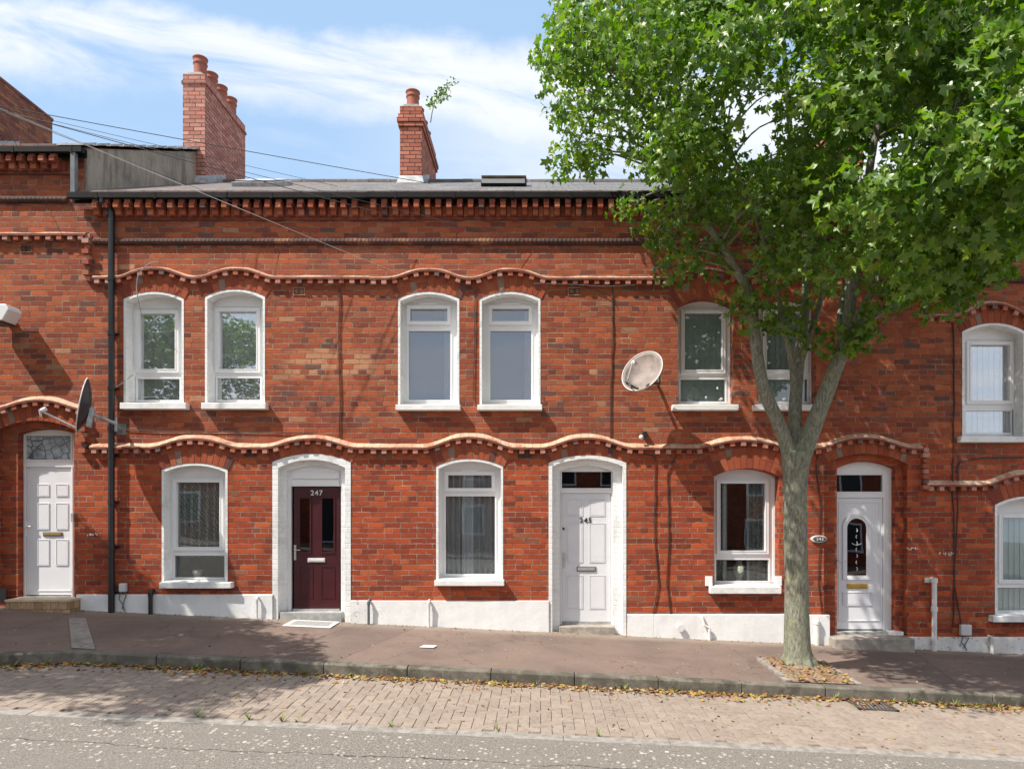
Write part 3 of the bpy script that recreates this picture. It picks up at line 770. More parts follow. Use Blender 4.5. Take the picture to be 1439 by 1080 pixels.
# --- house B: 247
B = new_house(1, 'terraced house with maroon front door number 247 and black downpipe', 0, 0)
window(B, 174, 258.5, 420, 410, 566, (169, 262, 565, 574.5), [('sash', 197.5, 247.5, 441, 519), ('fixed', 193, 253, 532, 562)], cover=cover_vblind('blindpale', ang=10), label='pale blind window beside black downpipe', glass='glassup')
window(B, 288.3, 372.5, 417, 406.5, 566, (283, 374, 565, 574.5), [('sash', 309, 361.5, 438, 519), ('fixed', 305, 366, 531, 562)], cover=cover_vblind('blindpale', ang=8), glass='glassup')
window(B, 227.5, 320, 660, 650.5, 818, (224, 325, 817, 826.5), [('sash', 249.5, 310, 677.5, 768), ('fixed', 245.5, 316, 780, 811)], cover=cover_lace('lace', 8, .33), archt=.3)
dB, zbB = door_case(B, (383, 493, 649, 637.5, 880), (402.5, 480, 662, 654), .11, .2, True, 8)
# --- house C: 245
C = new_house(2, 'terraced house with pale panelled front door number 245', 0, 0)
window(C, 559.5, 645.5, 420, 410, 568, (556, 647, 567.5, 576), [('vent', 577, 629, 434.5, 452), ('fixed', 574.5, 633, 465, 562)], cover=cover_c_up, glass='glassmid')
window(C, 674, 759.5, 420, 410, 568, (671, 762, 567.5, 576), [('vent', 692, 743, 434.5, 452), ('fixed', 689, 746.5, 465, 562)], cover=cover_c_up, glass='glassmid')
window(C, 613, 707, 655, 644.5, 814, (610.5, 708.5, 814, 823), [('vent', 630, 691, 667.5, 685.5), ('fixed', 626.5, 695.5, 697, 806)], cover=cover_c_low, archt=.3)
dC, zbC = door_case(C, (771, 880, 650, 639.5, 898), (786.5, 861.5, 662, 654), .11, .2, True, 5)
# --- house D: 243
D = new_house(3, 'terraced house behind the street tree, white door with arched glass', 0, 0)
wD1 = window(D, 953, 1031, 430, 418, 568, (945, 1038, 567.5, 576), [('sash', 961.5, 1014, 440, 520), ('fixed', 956, 1019, 533, 564)], white=False, cover=cover_vblind('blindgrey', ang=12))
wD2 = window(D, 1066, 1147, 430, 418, 568, (1060, 1152, 567.5, 576), [('sash', 1076, 1130, 440, 520), ('fixed', 1071, 1135, 533, 564)], white=False, cover=cover_vblind('blindgrey', ang=12))
window(D, 1003.5, 1095, 669, 658, 823, (998, 1098, 823, 834), [('sash', 1011.5, 1074.5, 679, 773), ('fixed', 1006, 1080, 786, 817)], white=False, cover=cover_d_low, archt=.3, end_blocks=True)
dD, zbD = door_case(D, (1158, 1275, 652, 637, 897), (1176, 1258, 658, 648), .11, .22, False)
# --- house E
E = new_house(4, 'terraced house at the right edge with pale green vertical blinds', 0, 0)
window(E, 1352, 1441, 466, 454, 613, (1350, 1446, 612, 621), [('sash', 1362, 1417, 485, 563), ('fixed', 1357, 1421, 577, 608)], cover=cover_vblind('blindpale', ang=14), glass='glassup')
window(E, 1468, 1556, 466, 454, 613, (1464, 1560, 612, 621), [('sash', 1477, 1532, 485, 563), ('fixed', 1472, 1536, 577, 608)], cover=cover_vblind('blindpale', ang=14), glass='glassup')
window(E, 1398, 1492, 709, 697, 865, (1395, 1497, 864, 874), [('sash', 1407, 1466, 727, 814), ('fixed', 1401, 1470, 825, 858)], cover=cover_vblind('blindgreen', ang=12), archt=.3)
# --- house A: 249
A = new_house(0, 'taller terraced house at the left edge, white six panel door', 0, 0)
window(A, -130, -46, 357, 347, 503, (-135, -42, 502, 511), [('sash', -107, -57, 378, 456), ('fixed', -111, -51, 469, 499)], cover=cover_vblind('blindpale', ang=10))
dA, zbA = door_case(A, (-5, 105, 604, 591, 845), (25, 104, 609, 602.5), .11, .22, False)

ZE = Z(272); ZA = Z(207); ZEE = Z(325)

# wall mesh etc. after every opening is known
for h, z in ((B, ZE), (C, ZE), (D, ZE), (E, ZEE), (A, ZA)): finish_house(h, z)
GB = -.02
gutter(B, X(97, -.15), hx(2), Z(271, -.2)); gutter(C, hx(2) + .003, hx(3), Z(270.5, -.2)); gutter(D, hx(3) + .003, hx(4), Z(270, -.2)); gutter(E, hx(4), hx(5), Z(323, -.2)); gutter(A, hx(0), X(117, -.15), Z(206.5, -.2))
cornice(B, X(133), hx(2), 280); cornice(C, hx(2), hx(3), 279.5); cornice(D, hx(3), hx(4), 279.5); cornice(A, hx(0), X(101), 215.5); cornice(E, hx(4), hx(5), 333)
rope_band(B, X(133), hx(2), 340); rope_band(C, hx(2) + .002, hx(3), 340); rope_band(D, hx(3) + .002, hx(4), 340); rope_band(E, hx(4) + .002, hx(5), 393); rope_band(A, hx(0), X(96), 281)
string_course(B, bump_path(131, 519, 387, (216, 331), (374, 375)))
string_course(C, bump_path(519, 918, 388, (602, 717), (376, 376)))
string_course(D, bump_path(918, 1298, 388, (992, 1106), (376, 376)))
string_course(B, bump_path(127, 519, 625.5, (274, 437), (613, 613), 66))
string_course(C, bump_path(519, 918, 626, (660, 825), (611, 612), 66))
string_course(D, bump_path(918, 1296, 626.5, (1045, 1214), (615, 612), 70))
string_course(E, bump_path(1302, 1700, 441, (1396, 1512), (423, 423)))
string_course(E, bump_path(1302, 1700, 678, (1445, 1620), (663, 663), 66))
string_course(A, bump_path(-330, 122, 326, (-88, -200), (313, 313)))
string_course(A, bump_path(-330, 117, 572, (55, -110), (559, 559), 66))
tooth(A, 126, 330, 392); tooth(A, 121, 578, 632); tooth(D, 1299, 629, 684); tooth(D, 1300, 392, 446)

plinth(B, 109, 384, 834.5); plinth(B, 493.5, 519, 843, 'oldplinth'); plinth(C, 519.2, 771, 843.3); plinth(C, 881, 918, 862); plinth(D, 918.2, 1113, 862); plinth(D, 1134, 1164, 863, out=.05)
plinth(D, 1276, 1296, 894, 'oldplinth'); plinth(E, 1296, 1700, 894, 'oldplinth', .03)

# ---------------- doors
def door_frame(h, h2, yf, lights_and_leaf, name='door_frame', mat='pvc'):
    fr = MB(); zb = h2[0][1]
    out = list(h2); xl, xr = h2[0][0] + .025, h2[1][0] - .012
    lights_and_leaf = [rect(max(q[0][0], xl), min(q[1][0], xr), q[2][1], max(q[0][1], zb + .004)) for q in lights_and_leaf]
    fr.plate(out, lights_and_leaf, yf)
    for q in lights_and_leaf: fr.band(q, yf, yf + .05); fr.frame(grow(q, .018), q, yf - .012, yf)
    return fr.build(name, M[mat], h.o)
def leaf(h, q, y, mat, name='door'):
    mb = MB(); (a, b_), (c, _), (_, t_), _ = q; mb.box(a + .004, c - .004, y, y + .045, b_ + .004, t_ - .004); return mb
def letterbox(parent, l, r, t, b, y, mat, inner=None):
    mb = MB(); q = prect(l, r, t, b, y); mb.prism(q, y - .014, y); lb = mb.build('letterbox', M[mat], parent, bevel=.004)
    q2 = grow(q, -.014); m2 = MB(); m2.prism(q2, y - .02, y - .014); m2.build('flap', M[inner or mat], lb, bevel=.003)
def lever(parent, px, py, y, mat, ln=.11):
    mb = MB(); p = P(px, py, y); mb.prism(rect(p.x - .016, p.x + .016, p.z + .10, p.z - .12), y - .012, y)
    mb.tube([(p.x, y - .01, p.z + .03), (p.x, y - .055, p.z + .03), (p.x + ln, y - .055, p.z + .03)], .009, 8)
    mb.build('handle', M[mat], parent, smooth=False, bevel=.003)
# 247
yd = .2
lB = prect(412.5, 478, 684, 858, yd)
# louvre panel above the maroon door
fB = door_frame(B, dB, yd - .03, [prect(409, 479.5, 683, 869, yd - .03)])
mb = MB(); mb.prism(prect(411, 477, 664, 672.5, yd - .03), yd - .05, yd - .03); mb.prism(prect(411, 477, 674, 682, yd - .03), yd - .05, yd - .03); mb.build('head_panel', M['pvc'], fB, bevel=.004)
mb = leaf(B, lB, yd, 'maroon')
for (l, r, t, b) in ((420, 437.5, 697, 777), (451, 471, 697, 777)): mb.frame(prect(l, r, t, b, yd), grow(prect(l, r, t, b, yd), -.02), yd - .014, yd)
for (l, r) in ((421, 440), (451, 471)): mb.frame(prect(l, r, 795, 840, yd), grow(prect(l, r, 795, 840, yd), -.015), yd - .008, yd)
dr = mb.build('door', M['maroon'], B.o); dr['label'] = 'maroon panelled front door'
for (l, r) in ((422, 435.5), (453, 469)):
    m2 = MB(); q = prect(l, r, 700, 774, yd); m2.prism(q, yd - .004, yd - .001); m2.build('pane', M['frosted'] if False else M['glassdark'], dr)
text('247', .105, (X(445, yd), Z(692.5, yd)), yd - .004, M['digits_pale'], 'number', dr)
letterbox(dr, 432.5, 457, 783.5, 789.5, yd, 'silverpaint'); lever(dr, 415, 775, yd, 'silver', .09)
mb = MB(); mb.box(lB[0][0], lB[1][0], yd - .04, yd + .03, Z(858, yd), Z(854.5, yd)); mb.build('weather_bar', M['silver'], dr, bevel=.003)
mb = MB(); mb.box(dB[0][0] - .05, dB[1][0] + .03, -.01, yd + .1, PZ(X(437), 0) - .2, Z(860, 0)); mb.build('threshold', M['thresh'], B.o, bevel=.006)
# 245
lC = prect(789.5, 859, 692.5, 873, yd); tC = prect(789.5, 859, 662.5, 685.5, yd)
fC = door_frame(C, dC, yd, [tC, prect(789.5, 859, 692.5, 887, yd)])
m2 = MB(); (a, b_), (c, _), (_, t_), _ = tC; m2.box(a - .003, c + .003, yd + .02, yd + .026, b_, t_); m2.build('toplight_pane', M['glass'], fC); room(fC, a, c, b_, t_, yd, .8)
yc_ = yd + .015; mb = leaf(C, lC, yc_, 'gdoor')
for (l, r) in ((796.5, 819), (828, 850.5)):
    for (t, b) in ((701, 725), (734.5, 790), (807.5, 855)): panel(mb, prect(l, r, t, b, yc_), yc_, .007, .022)
dr = mb.build('door', M['gdoor'], C.o); dr['label'] = 'pale six panel front door'
text('245', .105, (X(823, yc_), Z(731, yc_)), yc_ - .006, M['digits_black'], 'number', dr)
letterbox(dr, 810.5, 837.5, 795.5, 802.5, yc_, 'greypipe', 'silver'); lever(dr, 792.5, 786, yc_, 'silver', .07)
mb = MB(); p = P(792, 742.5, yc_); mb.tube([(p.x, yc_ - .02, p.z), (p.x, yc_, p.z)], .016, 12); mb.build('lock', M['dark'], dr)
mb = MB(); mb.box(lC[0][0], lC[1][0], yc_ - .012, yc_ + .05, Z(879, .2), Z(872.5, .2)); mb.build('door_foot', M['thresh'], dr, bevel=.003)
mb = MB(); mb.box(dC[0][0] - .01, dC[1][0] + .01, -.015, yd + .1, PZ(X(825), 0) - .2, Z(880, 0)); mb.build('threshold', M['stone'], C.o, bevel=.008)
# 243
yd = .22
tD = prect(1175.5, 1240, 667, 690.5, yd); lD = prect(1174, 1241, 699, 884, yd)
fD = door_frame(D, dD, yd, [tD, prect(1174, 1241, 699, 900, yd)])
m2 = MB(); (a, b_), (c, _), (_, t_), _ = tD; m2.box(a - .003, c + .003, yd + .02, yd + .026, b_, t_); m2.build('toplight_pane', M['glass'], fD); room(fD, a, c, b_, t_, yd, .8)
mb = leaf(D, lD, yd + .01, 'pvcdoor'); y2 = yd + .01
mb.frame(prect(1178, 1236, 705, 872, y2), grow(prect(1178, 1236, 705, 872, y2), -.012), y2 - .01, y2)
ga = arch(X(1190, y2), X(1217, y2), Z(741, y2), Z(728, y2), Z(808, y2)); gb = arch(X(1184, y2), X(1223, y2), Z(740, y2), Z(721, y2), Z(814, y2))
gc = arch(X(1186.5, y2), X(1220.5, y2), Z(740.5, y2), Z(724.5, y2), Z(811, y2))
mb.frame(gb, gc, y2 - .022, y2); mb.frame(gc, ga, y2 - .012, y2 + .004)
panel(mb, prect(1184, 1225, 831, 850, y2), y2, .012, .03)
dr = mb.build('door', M['pvcdoor'], D.o); dr['label'] = 'white front door with arched dark glass'
m2 = MB(); m2.prism(ga, y2 - .004, y2 - .001); gp_ = m2.build('pane', M['glassdark'], dr)
m2 = MB()
for k in range(7): p = P(1203.5, 745 + 9 * k, y2); m2.tube([(p.x, y2 - .009, p.z - .02), (p.x + .012 * (-1) ** k, y2 - .009, p.z), (p.x, y2 - .009, p.z + .03)], .006, 6)
p = P(1203.5, 765, y2); m2.tube([(p.x - .07, y2 - .009, p.z + .02), (p.x, y2 - .009, p.z - .01), (p.x + .07, y2 - .009, p.z + .02)], .005, 6)
m2.build('glass_pattern', M['boxgrey'], gp_)
m2 = MB(); m2.prism(ga, y2 + .0, y2 + .002); m2.build('glass_backing', M['room'], gp_)  # dark sheet standing in for the unlit hall behind the glass
letterbox(dr, 1190, 1218.5, 819.5, 826.5, y2, 'brass', 'brass'); lever(dr, 1176, 790, y2, 'silver', .1)
mb = MB(); mb.box(X(1163), X(1273), -.25, .12, PZ(X(1218), 0) - .2, Z(896, -.2)); mb.build('doorstep', M['stone'], D.o, bevel=.014)
mb = MB(); mb.box(dD[0][0], dD[1][0], .11, yd + .1, PZ(X(1218), 0), Z(885.5, .22)); mb.build('threshold', M['thresh'], D.o, bevel=.005)
mb = MB(); mb.box(X(1249, .1), X(1266, .1), .02, .19, PZ(X(1258), 0), Z(886, .1)); mb.build('jamb_base', M['plinth'], D.o, bevel=.005)
# 249
tA = prect(36, 100, 612, 645.5, yd); lA = prect(36.5, 102, 656, 836, yd)
fA = door_frame(A, dA, yd, [tA, prect(36.5, 101, 656, 845, yd)])
m2 = MB(); (a, b_), (c, _), (_, t_), _ = tA; m2.box(a - .003, c + .003, yd + .02, yd + .026, b_, t_); m2.build('toplight_pane', M['frosted'], fA)
mb = leaf(A, lA, yd + .01, 'pvcdoor'); y2 = yd + .01
mb.frame(prect(40, 101, 659, 830, y2), grow(prect(40, 101, 659, 830, y2), -.012), y2 - .008, y2)
for (l, r) in ((53, 69.5), (79, 96)):
    for (t, b) in ((680, 697), (706.5, 743.5), (757.5, 794)): panel(mb, prect(l, r, t, b, y2), y2, .01, .02)
dr = mb.build('door', M['pvcdoor'], A.o); dr['label'] = 'white six panel front door'
letterbox(dr, 61, 88, 747, 753, y2, 'greypipe', 'brass'); lever(dr, 38.5, 742, y2, 'pvc', .09)
mb = MB(); mb.box(X(5, -.3), X(108.5, -.1), -.26, .10, PZ(X(57), 0) - .3, Z(844.5, -.2)); st = mb.build('doorstep', M['tantile'], A.o)
mb = MB(); mb.box(X(5, -.3) - .01, X(108.5, -.1) + .005, -.272, .11, Z(844.5, -.2) + .001, Z(842, -.25)); mb.build('step_edge', M['tanlight'], st, bevel=.004)
mb = MB(); mb.box(dA[0][0], dA[1][0], .11, yd + .1, Z(846), Z(838, .15)); mb.build('threshold', M['thresh'], A.o)
mb = MB(); mb.box(X(-20), X(9), -.012, .0, Z(846), Z(826)); mb.build('black_base', M['black'], A.o)

# ---------------- chimneys, skylights, gable, downpipes
def chimney(h, px0, px1, yt, y0, y1, pots, corb, mat='chimney', flash=True):
    x0, x1 = X(px0, y0), X(px1, y0); zt = Z(yt, y0); zb = h.zf(y0) - .3
    mb = MB(); mb.box(x0, x1, y0, y1, zb, zt)
    for a, b, o in corb: mb.box(x0 - o, x1 + o, y0 - o, y1 + o, zt - b, zt - a)
    ch = mb.build('chimney', M[mat], h.o)
    xm = (x0 + x1) / 2
    cp = MB(); cp.prism([(x0 + .02, zt + .001), (x1 - .02, zt + .001), (xm + .12, zt + .05), (xm - .12, zt + .05)], y0 + .02, y1 - .02); cp.build('flaunching', M['lead'], ch)
    for yy, hh in pots:
        p = MB(); r = .115
        p.lathe([(r * 1.08, 0), (r * 1.02, .03), (r, hh * .62), (r * 1.0, hh * .66), (r * 1.14, hh * .70), (r * 1.14, hh * .74), (r * 1.06, hh * .78), (r * 1.1, hh * .92), (r * 1.2, hh * .95), (r * 1.2, hh), (r * .85, hh), (r * .8, hh * .5)], (xm, yy, zt + .03), 22)
        p.build('chimney_pot', M['clay'], ch, smooth=True)
    if flash:
        fl = MB(); z0 = h.zf(y0)
        fl.add([(x0 - .05, y0 - .10, h.zf(y0 - .10) + .012), (x1 + .06, y0 - .10, h.zf(y0 - .10) + .012), (x1 + .012, y0 - .012, z0 + .14), (x0 - .012, y0 - .012, z0 + .14)], [(0, 1, 2, 3)])
        k = 0; y = y0
        while y < min(y1, 4.0) - .05:
            e = y + .17; za = h.zf(y)
            fl.add([(x1 + .008 + .0015 * (k % 2), y, za - .05), (x1 + .008 + .0015 * (k % 2), e, h.zf(e) - .05), (x1 + .008 + .0015 * (k % 2), e, h.zf(e) + .13 + .03), (x1 + .008 + .0015 * (k % 2), y, za + .14)], [(0, 1, 2, 3)]); k += 1; y = e
        fl.build('flashing', M['lead'], ch)
    return ch
chimney(B, 257, 288, 104, 3.2, 5.0, [(3.45, .42), (3.88, .38), (4.30, .38), (4.75, .40)], [(.13, .19, .022)])
B_c2 = chimney(C, 562, 592.5, 149, 3.2, 5.0, [(3.42, .36), (3.9, .30), (4.35, .30), (4.75, .30)], [(.16, .235, .03), (.235, .31, .05), (.31, .385, .032)], 'chimney2')
chimney(D, 1180, 1212.5, 150, 3.2, 5.0, [(3.45, .36), (3.9, .3), (4.4, .3)], [(.16, .235, .03), (.235, .31, .05)], 'chimney2')
chA = chimney(A, -54, -20, 92, 3.2, 5.0, [], [(0, .06, .015)], 'oldbrick')
# exposed rendered gable of the taller house with its slate verge
gx = hx(1) + .004
gm = MB(); zf = A.zf
ys_ = [0.02 + .318 * i for i in range(11)]
gm.add([(gx + .02, y, B.zf(y) - .2) for y in ys_] + [(gx + .02, y, zf(y) - .07) for y in ys_], [(i, i + 1, i + 12, i + 11) for i in range(10)])
gm.add([(gx + .02, .02, B.zf(0) - .2), (gx - .1, .02, B.zf(0) - .2), (gx - .1, .02, zf(0) - .07), (gx + .02, .02, zf(0) - .07)], [(0, 1, 2, 3)])
gm.build('rendered_gable', M['grender'], A.o)
vg = MB(); sl = 1.99 / 4
for i in range(11):
    y = -.14 + .32 * i; e = y + .30
    vg.add([(gx - .30, y, zf(y) + .012), (gx + .075, y, zf(y) + .012), (gx + .075, e, zf(e) + .022), (gx - .3, e, zf(e) + .022), (gx - .30, y, zf(y) - .02), (gx + .075, y, zf(y) - .02), (gx + .075, e, zf(e) - .01), (gx - .3, e, zf(e) - .01)],
           [(0, 1, 2, 3), (4, 5, 6, 7), (1, 2, 6, 5), (0, 1, 5, 4)])
vg.build('verge', M['lead'], A.o)
mb = MB(); x = X(104.5, -.15); mb.box(x - .035, x + .035, -.19, -.12, Z(272, -.15), Z(214, -.15)); mb.build('downpipe', M['greypipe'], A.o, bevel=.008)
# long black downpipe
mb = MB(); pts = [P(143, 277, -.16), P(143, 284, -.16), P(146, 290, -.12), P(155, 294, -.08), P(156.5, 300, -.07)]
mb.tube(pts, .036, 12); mb.tube([P(156.5, 298, -.07), P(156.5, 859, -.07), P(156.5, 862, -.10)], .042, 14)
for py in (392, 468, 545, 602, 640, 705, 768, 832): p = P(156.5, py, -.07); mb.tube([p + Vector((0, 0, -.03)), p + Vector((0, 0, .03))], .050, 14); mb.box(p.x - .075, p.x + .075, -.03, .0, p.z - .012, p.z + .012)
dp = mb.build('downpipe', M['black'], B.o, smooth=False)
def skylight(h, px0, px1, pyt, pyb, opened):
    yl = .0
    def solve(py):                      # depth at which the roof plane meets that sight line, on the roof
        lo, hi = -.1, 3.9
        for _ in range(40):
            m = (lo + hi) / 2
            if Z(py, m) > h.zf(m): hi = m
            else: lo = m
        return lo
    y = 1.35; w = .98
    xa, xb = X(px0, y), X(px1, y)
    mb = MB(); n = Vector((0, -sl, 1)).normalized(); d = Vector((0, 1, sl)).normalized()
    c = Vector(((xa + xb) / 2, y + .35, h.zf(y + .35)))
    ax = Vector(((xb - xa) / 2, 0, 0))
    mb.obox(c + n * .03, ax, d * .40, n * .04); s = mb.build('skylight', M['lead' if not opened else 'dark'], h.o, bevel=.006)
    m2 = MB()
    if opened:
        d2 = (d * .93 + n * .28).normalized(); n2 = Vector((0, -d2.z, d2.y))
        m2.obox(c + d * .08 + n * .115, ax * 1.0, (d * .985 - n * .09).normalized() * .32, n * .02)
        m2.build('opened_sash', M['wood'], s)
        m3 = MB(); m3.obox(c - d * .40 + n * .085, ax * .96, d * .02, n * .03); m3.build('white_rail', M['pvc'], s)
    else:
        m2.obox(c + n * .095, ax * .86, d * .36, n * .006); m2.build('pane', M['boxgrey'], s)
skylight(C, 676, 739, 255, 268, True); skylight(B, 326, 390, 260, 268, False); 
# small vents and fixings
def airbrick(h, l, r, t, b, mat):
    mb = MB(); q = prect(l, r, t, b, 0); mb.frame(q, grow(q, -.012), -.012, 0); mb.prism(grow(q, -.012), -.002, -.0005, 1)
    xm = [q[0][0] + (q[1][0] - q[0][0]) * k for k in (.28, .72)]; zc = (q[0][1] + q[2][1]) / 2
    for x in xm:
        for a in range(0, 180, 45):
            v = Vector((math.cos(R_(a)), 0, math.sin(R_(a)))) * .034; u = Vector((-v.z, 0, v.x)).normalized() * .004
            mb.obox((x, -.006, zc), v, Vector((0, .004, 0)), u)
    mb.build('airbrick', [M[mat], M['black']], h.o)
airbrick(A, 29, 46, 345, 355, 'darkvent'); airbrick(B, 412, 429, 404, 415, 'terravent'); airbrick(C, 798, 817, 404, 415, 'terravent'); airbrick(B, 343, 362, 631, 642, 'darkvent'); airbrick(C, 727, 747, 633, 644, 'darkvent')
def wastepipe(h, px, t, b, mat, r=.026, elbow=True, y=-.075, hook=False):
    mb = MB(); x = X(px, y); zt = Z(t, y); zb = PZ(x, 0) - .03
    pts = [(x, y, zb), (x, y, zt)]
    if elbow: pts += [(x, y + .02, zt + .02), (x, .0, zt + .022)]
    mb.tube(pts, r, 10)
    if elbow: mb.tube([(x, y, zt - .045), (x, y, zt - .0)], r * 1.25, 10)
    mb.build('waste_pipe', M[mat], h.o)
wastepipe(B, 211.5, 832, 860, 'black', .030); wastepipe(B, 361, 841, 866, 'whitepipe', .016); wastepipe(B, 518, 845, 872, 'greypipe', .018); wastepipe(C, 602.5, 846, 882, 'whitepipe', .018); wastepipe(D, 1148, 872, 898, 'whitepipe', .034); wastepipe(E, 1394, 897, 915, 'whitepipe', .024)
mb = MB(); x = X(1313, -.08); mb.tube([(x, -.08, PZ(x, 0) - .02), (x, -.08, Z(817, -.08)), (x, 0, Z(813, -.05))], .034, 12)
for py in (815, 855): mb.tube([(x, -.08, Z(py, -.08) - .035), (x, -.08, Z(py, -.08) + .03)], .045, 12)
mb.box(x - .10, x + .06, -.03, 0, Z(818), Z(811)); mb.build('soil_pipe', M['whitepipe'], E.o)
mb = MB(); x = X(997, -.07); mb.tube([P(986, 864, 0), P(987, 868, -.06), P(990, 878, -.07), (x, -.07, Z(882, -.07)), (x, -.07, PZ(x, 0))], .02, 10); mb.build('waste_pipe', M['whitepipe'], D.o)
for px, py in ((954, 880), (948, 881)):
    pass
mb = MB(); p = P(955.5, 881, 0); mb.tube([p, p + Vector((0, -.06, 0))], .042, 14); mb.tube([p + Vector((0, -.06, 0)), p + Vector((0, -.075, 0))], .05, 14); mb.build('outlet_cap', M['whitepipe'], D.o)

def scribble(h, cx, cy, w, hh, n, seed):           # illegible dabs of white paint
    rr = random.Random(seed); mb = MB()
    for k in range(n):
        x = cx - w / 2 + w * (k + .5) / n; pp = [P(x + rr.uniform(-3, 3), cy + rr.uniform(-hh, hh), -.004) for _ in range(4)]
        mb.tube(spl_(pp), .006, 5)
    mb.build('paint_marks', M['dishrim'], h.o)
def spl_(pp): return [pp[0].lerp(pp[1], .5), pp[1], pp[1].lerp(pp[2], .5), pp[2], pp[2].lerp(pp[3], .6)]
scribble(B, 129, 752, 16, 3.5, 5, 1); scribble(D, 1282, 771, 14, 2.5, 4, 2); scribble(E, 1330, 778, 22, 3, 6, 3)
def stickers(w, spots, y):
    mb = MB()
    for px, py, r in spots:
        c = P(px, py, y); pts = [(c.x + r * .0102 * (1 + .45 * math.cos(3 * a + px)) * math.cos(a), c.z + r * .0102 * (1 + .4 * math.sin(2 * a + py)) * math.sin(a)) for a in [2 * math.pi * k / 14 for k in range(14)]]
        mb.prism(pts, y - .003, y - .001)
    mb.build('window_stickers', M['dishrim'], w)
stickers(wD1, [(965, 446, 1.6), (1012, 446, 2), (976, 459, 1.2), (990, 472, 2.8), (1010, 467, 1.8), (979, 508, 2.4), (967, 447, 1.5), (1008, 545, 1.6), (992, 558, 1.3), (1013, 560, 2.4)], .22)
stickers(wD2, [(1078, 488, 2), (1081, 480, 1.6), (1084, 470, 1.5), (1088, 463, 1.4), (1080, 510, 1.8), (1079, 548, 3), (1102, 560, 2.4), (1110, 561, 2.6), (1118, 559, 2.2)], .22)

# ---------------- fixtures on the walls
def satellite(label, px, py, yc_, R, tilt, pan, face, back, roll=0.0, asp=.93, name='satellite_dish'):
    c = P(px, py, yc_)
    t = thing(name, label, 'satellite dish', c)
    rot = Matrix.Rotation(pan, 4, 'Z') @ Matrix.Rotation(tilt, 4, 'X') @ Matrix.Rotation(roll, 4, 'Y')    # dish faces local -Y
    mb = MB(); n = 32; rings = 7; vs = [(0, 0, 0)]; dep = .09
    for j in range(1, rings + 1):
        q = j / rings
        for k in range(n): a = 2 * math.pi * k / n; vs.append((R * asp * q * math.cos(a), -dep * q * q, R * q * math.sin(a)))
    fs = [(0, 1 + k, 1 + (k + 1) % n) for k in range(n)]
    for j in range(rings - 1): fs += [(1 + j * n + k, 1 + j * n + (k + 1) % n, 1 + (j + 1) * n + (k + 1) % n, 1 + (j + 1) * n + k) for k in range(n)]
    w = [tuple(c + rot @ Vector(v)) for v in vs]; mb.add(w, fs)
    ob = mb.build('reflector', [M[face], M[back]], t, smooth=True)
    sd = ob.modifiers.new('thick', 'SOLIDIFY'); sd.thickness = .006; sd.offset = 0
    rim = MB(); rim.tube([c + rot @ Vector((R * asp * math.cos(a), -dep, R * math.sin(a))) for a in [2 * math.pi * k / 40 for k in range(41)]], .007, 8, caps=False)
    rim.build('rim', M['dishrim'], t, smooth=True)
    return t, c, rot
# the pale dish between houses
t, c, rot = satellite('pale weathered satellite dish left of the grey blind windows', 905, 526, -.42, .315, R_(-22), R_(-26), 'dishface', 'dishrim', R_(30), .84)
mb = MB(); lb = c + rot @ Vector((0, -.08, -.275)); ln_ = c + rot @ Vector((0, -.40, -.06))
mb.tube([lb, c + rot @ Vector((0, -.25, -.25)), ln_], .011, 8); mb.tube([ln_, ln_ + rot @ Vector((0, .09, .03))], .028, 12); mb.build('feed_arm', M['boxgrey'], t)
mb = MB(); mb.tube([c + rot @ Vector((-.12, -.10, -.235)), c + rot @ Vector((.12, -.10, -.25))], .014, 8); mb.build('base_clip', M['black'], t)
mb = MB(); wp = P(918, 527, 0); mb.tube([c, c + Vector((.05, .14, -.02)), wp + Vector((0, -.05, -.05)), wp], .02, 10); mb.box(wp.x - .08, wp.x + .08, -.014, -.001, wp.z - .10, wp.z + .10); mb.build('bracket', M['galv'], t)
# the dark dish by the downpipe, seen almost edge on
t, c, rot = satellite('dark satellite dish seen side on, beside the black downpipe', 127, 571, -.55, .37, R_(-10), R_(-62), 'dishdark', 'dishdark')
mb = MB(); wp = P(171, 603, 0); q1 = P(163, 603, -.30)
mb.tube([wp + Vector((0, -.01, 0)), P(165, 602, -.16), q1], .022, 10); mb.tube([q1 + Vector((0, 0, -.03)), q1 + Vector((0, 0, .17))], .02, 10)
mb.box(wp.x - .07, wp.x + .07, -.016, -.001, wp.z - .08, wp.z + .08); mb.tube([q1 + Vector((0, 0, .08)), c + rot @ Vector((0, .04, -.10))], .024, 8)
mb.obox(c + rot @ Vector((0, .03, -.15)), (rot.to_3x3() @ Vector((.05, 0, 0))), (rot.to_3x3() @ Vector((0, .03, 0))), (rot.to_3x3() @ Vector((0, 0, .13))))
mb.build('bracket', M['galv'], t)
mb = MB(); a0 = c + rot @ Vector((0, -.05, -.34)); a1 = c + rot @ Vector((0, -.52, -.19)); mb.tube([a0, a1], .012, 8); fa = mb.build('feed_arm', M['boxgrey'], t)
mb = MB(); mb.tube([a1, a1 + rot @ Vector((0, .05, .05))], .03, 12); mb.tube([a1 + Vector((-.02, 0, .02)), a1 + Vector((-.02, .02, -.07))], .014, 8); mb.build('receiver', M['dishrim'], t)
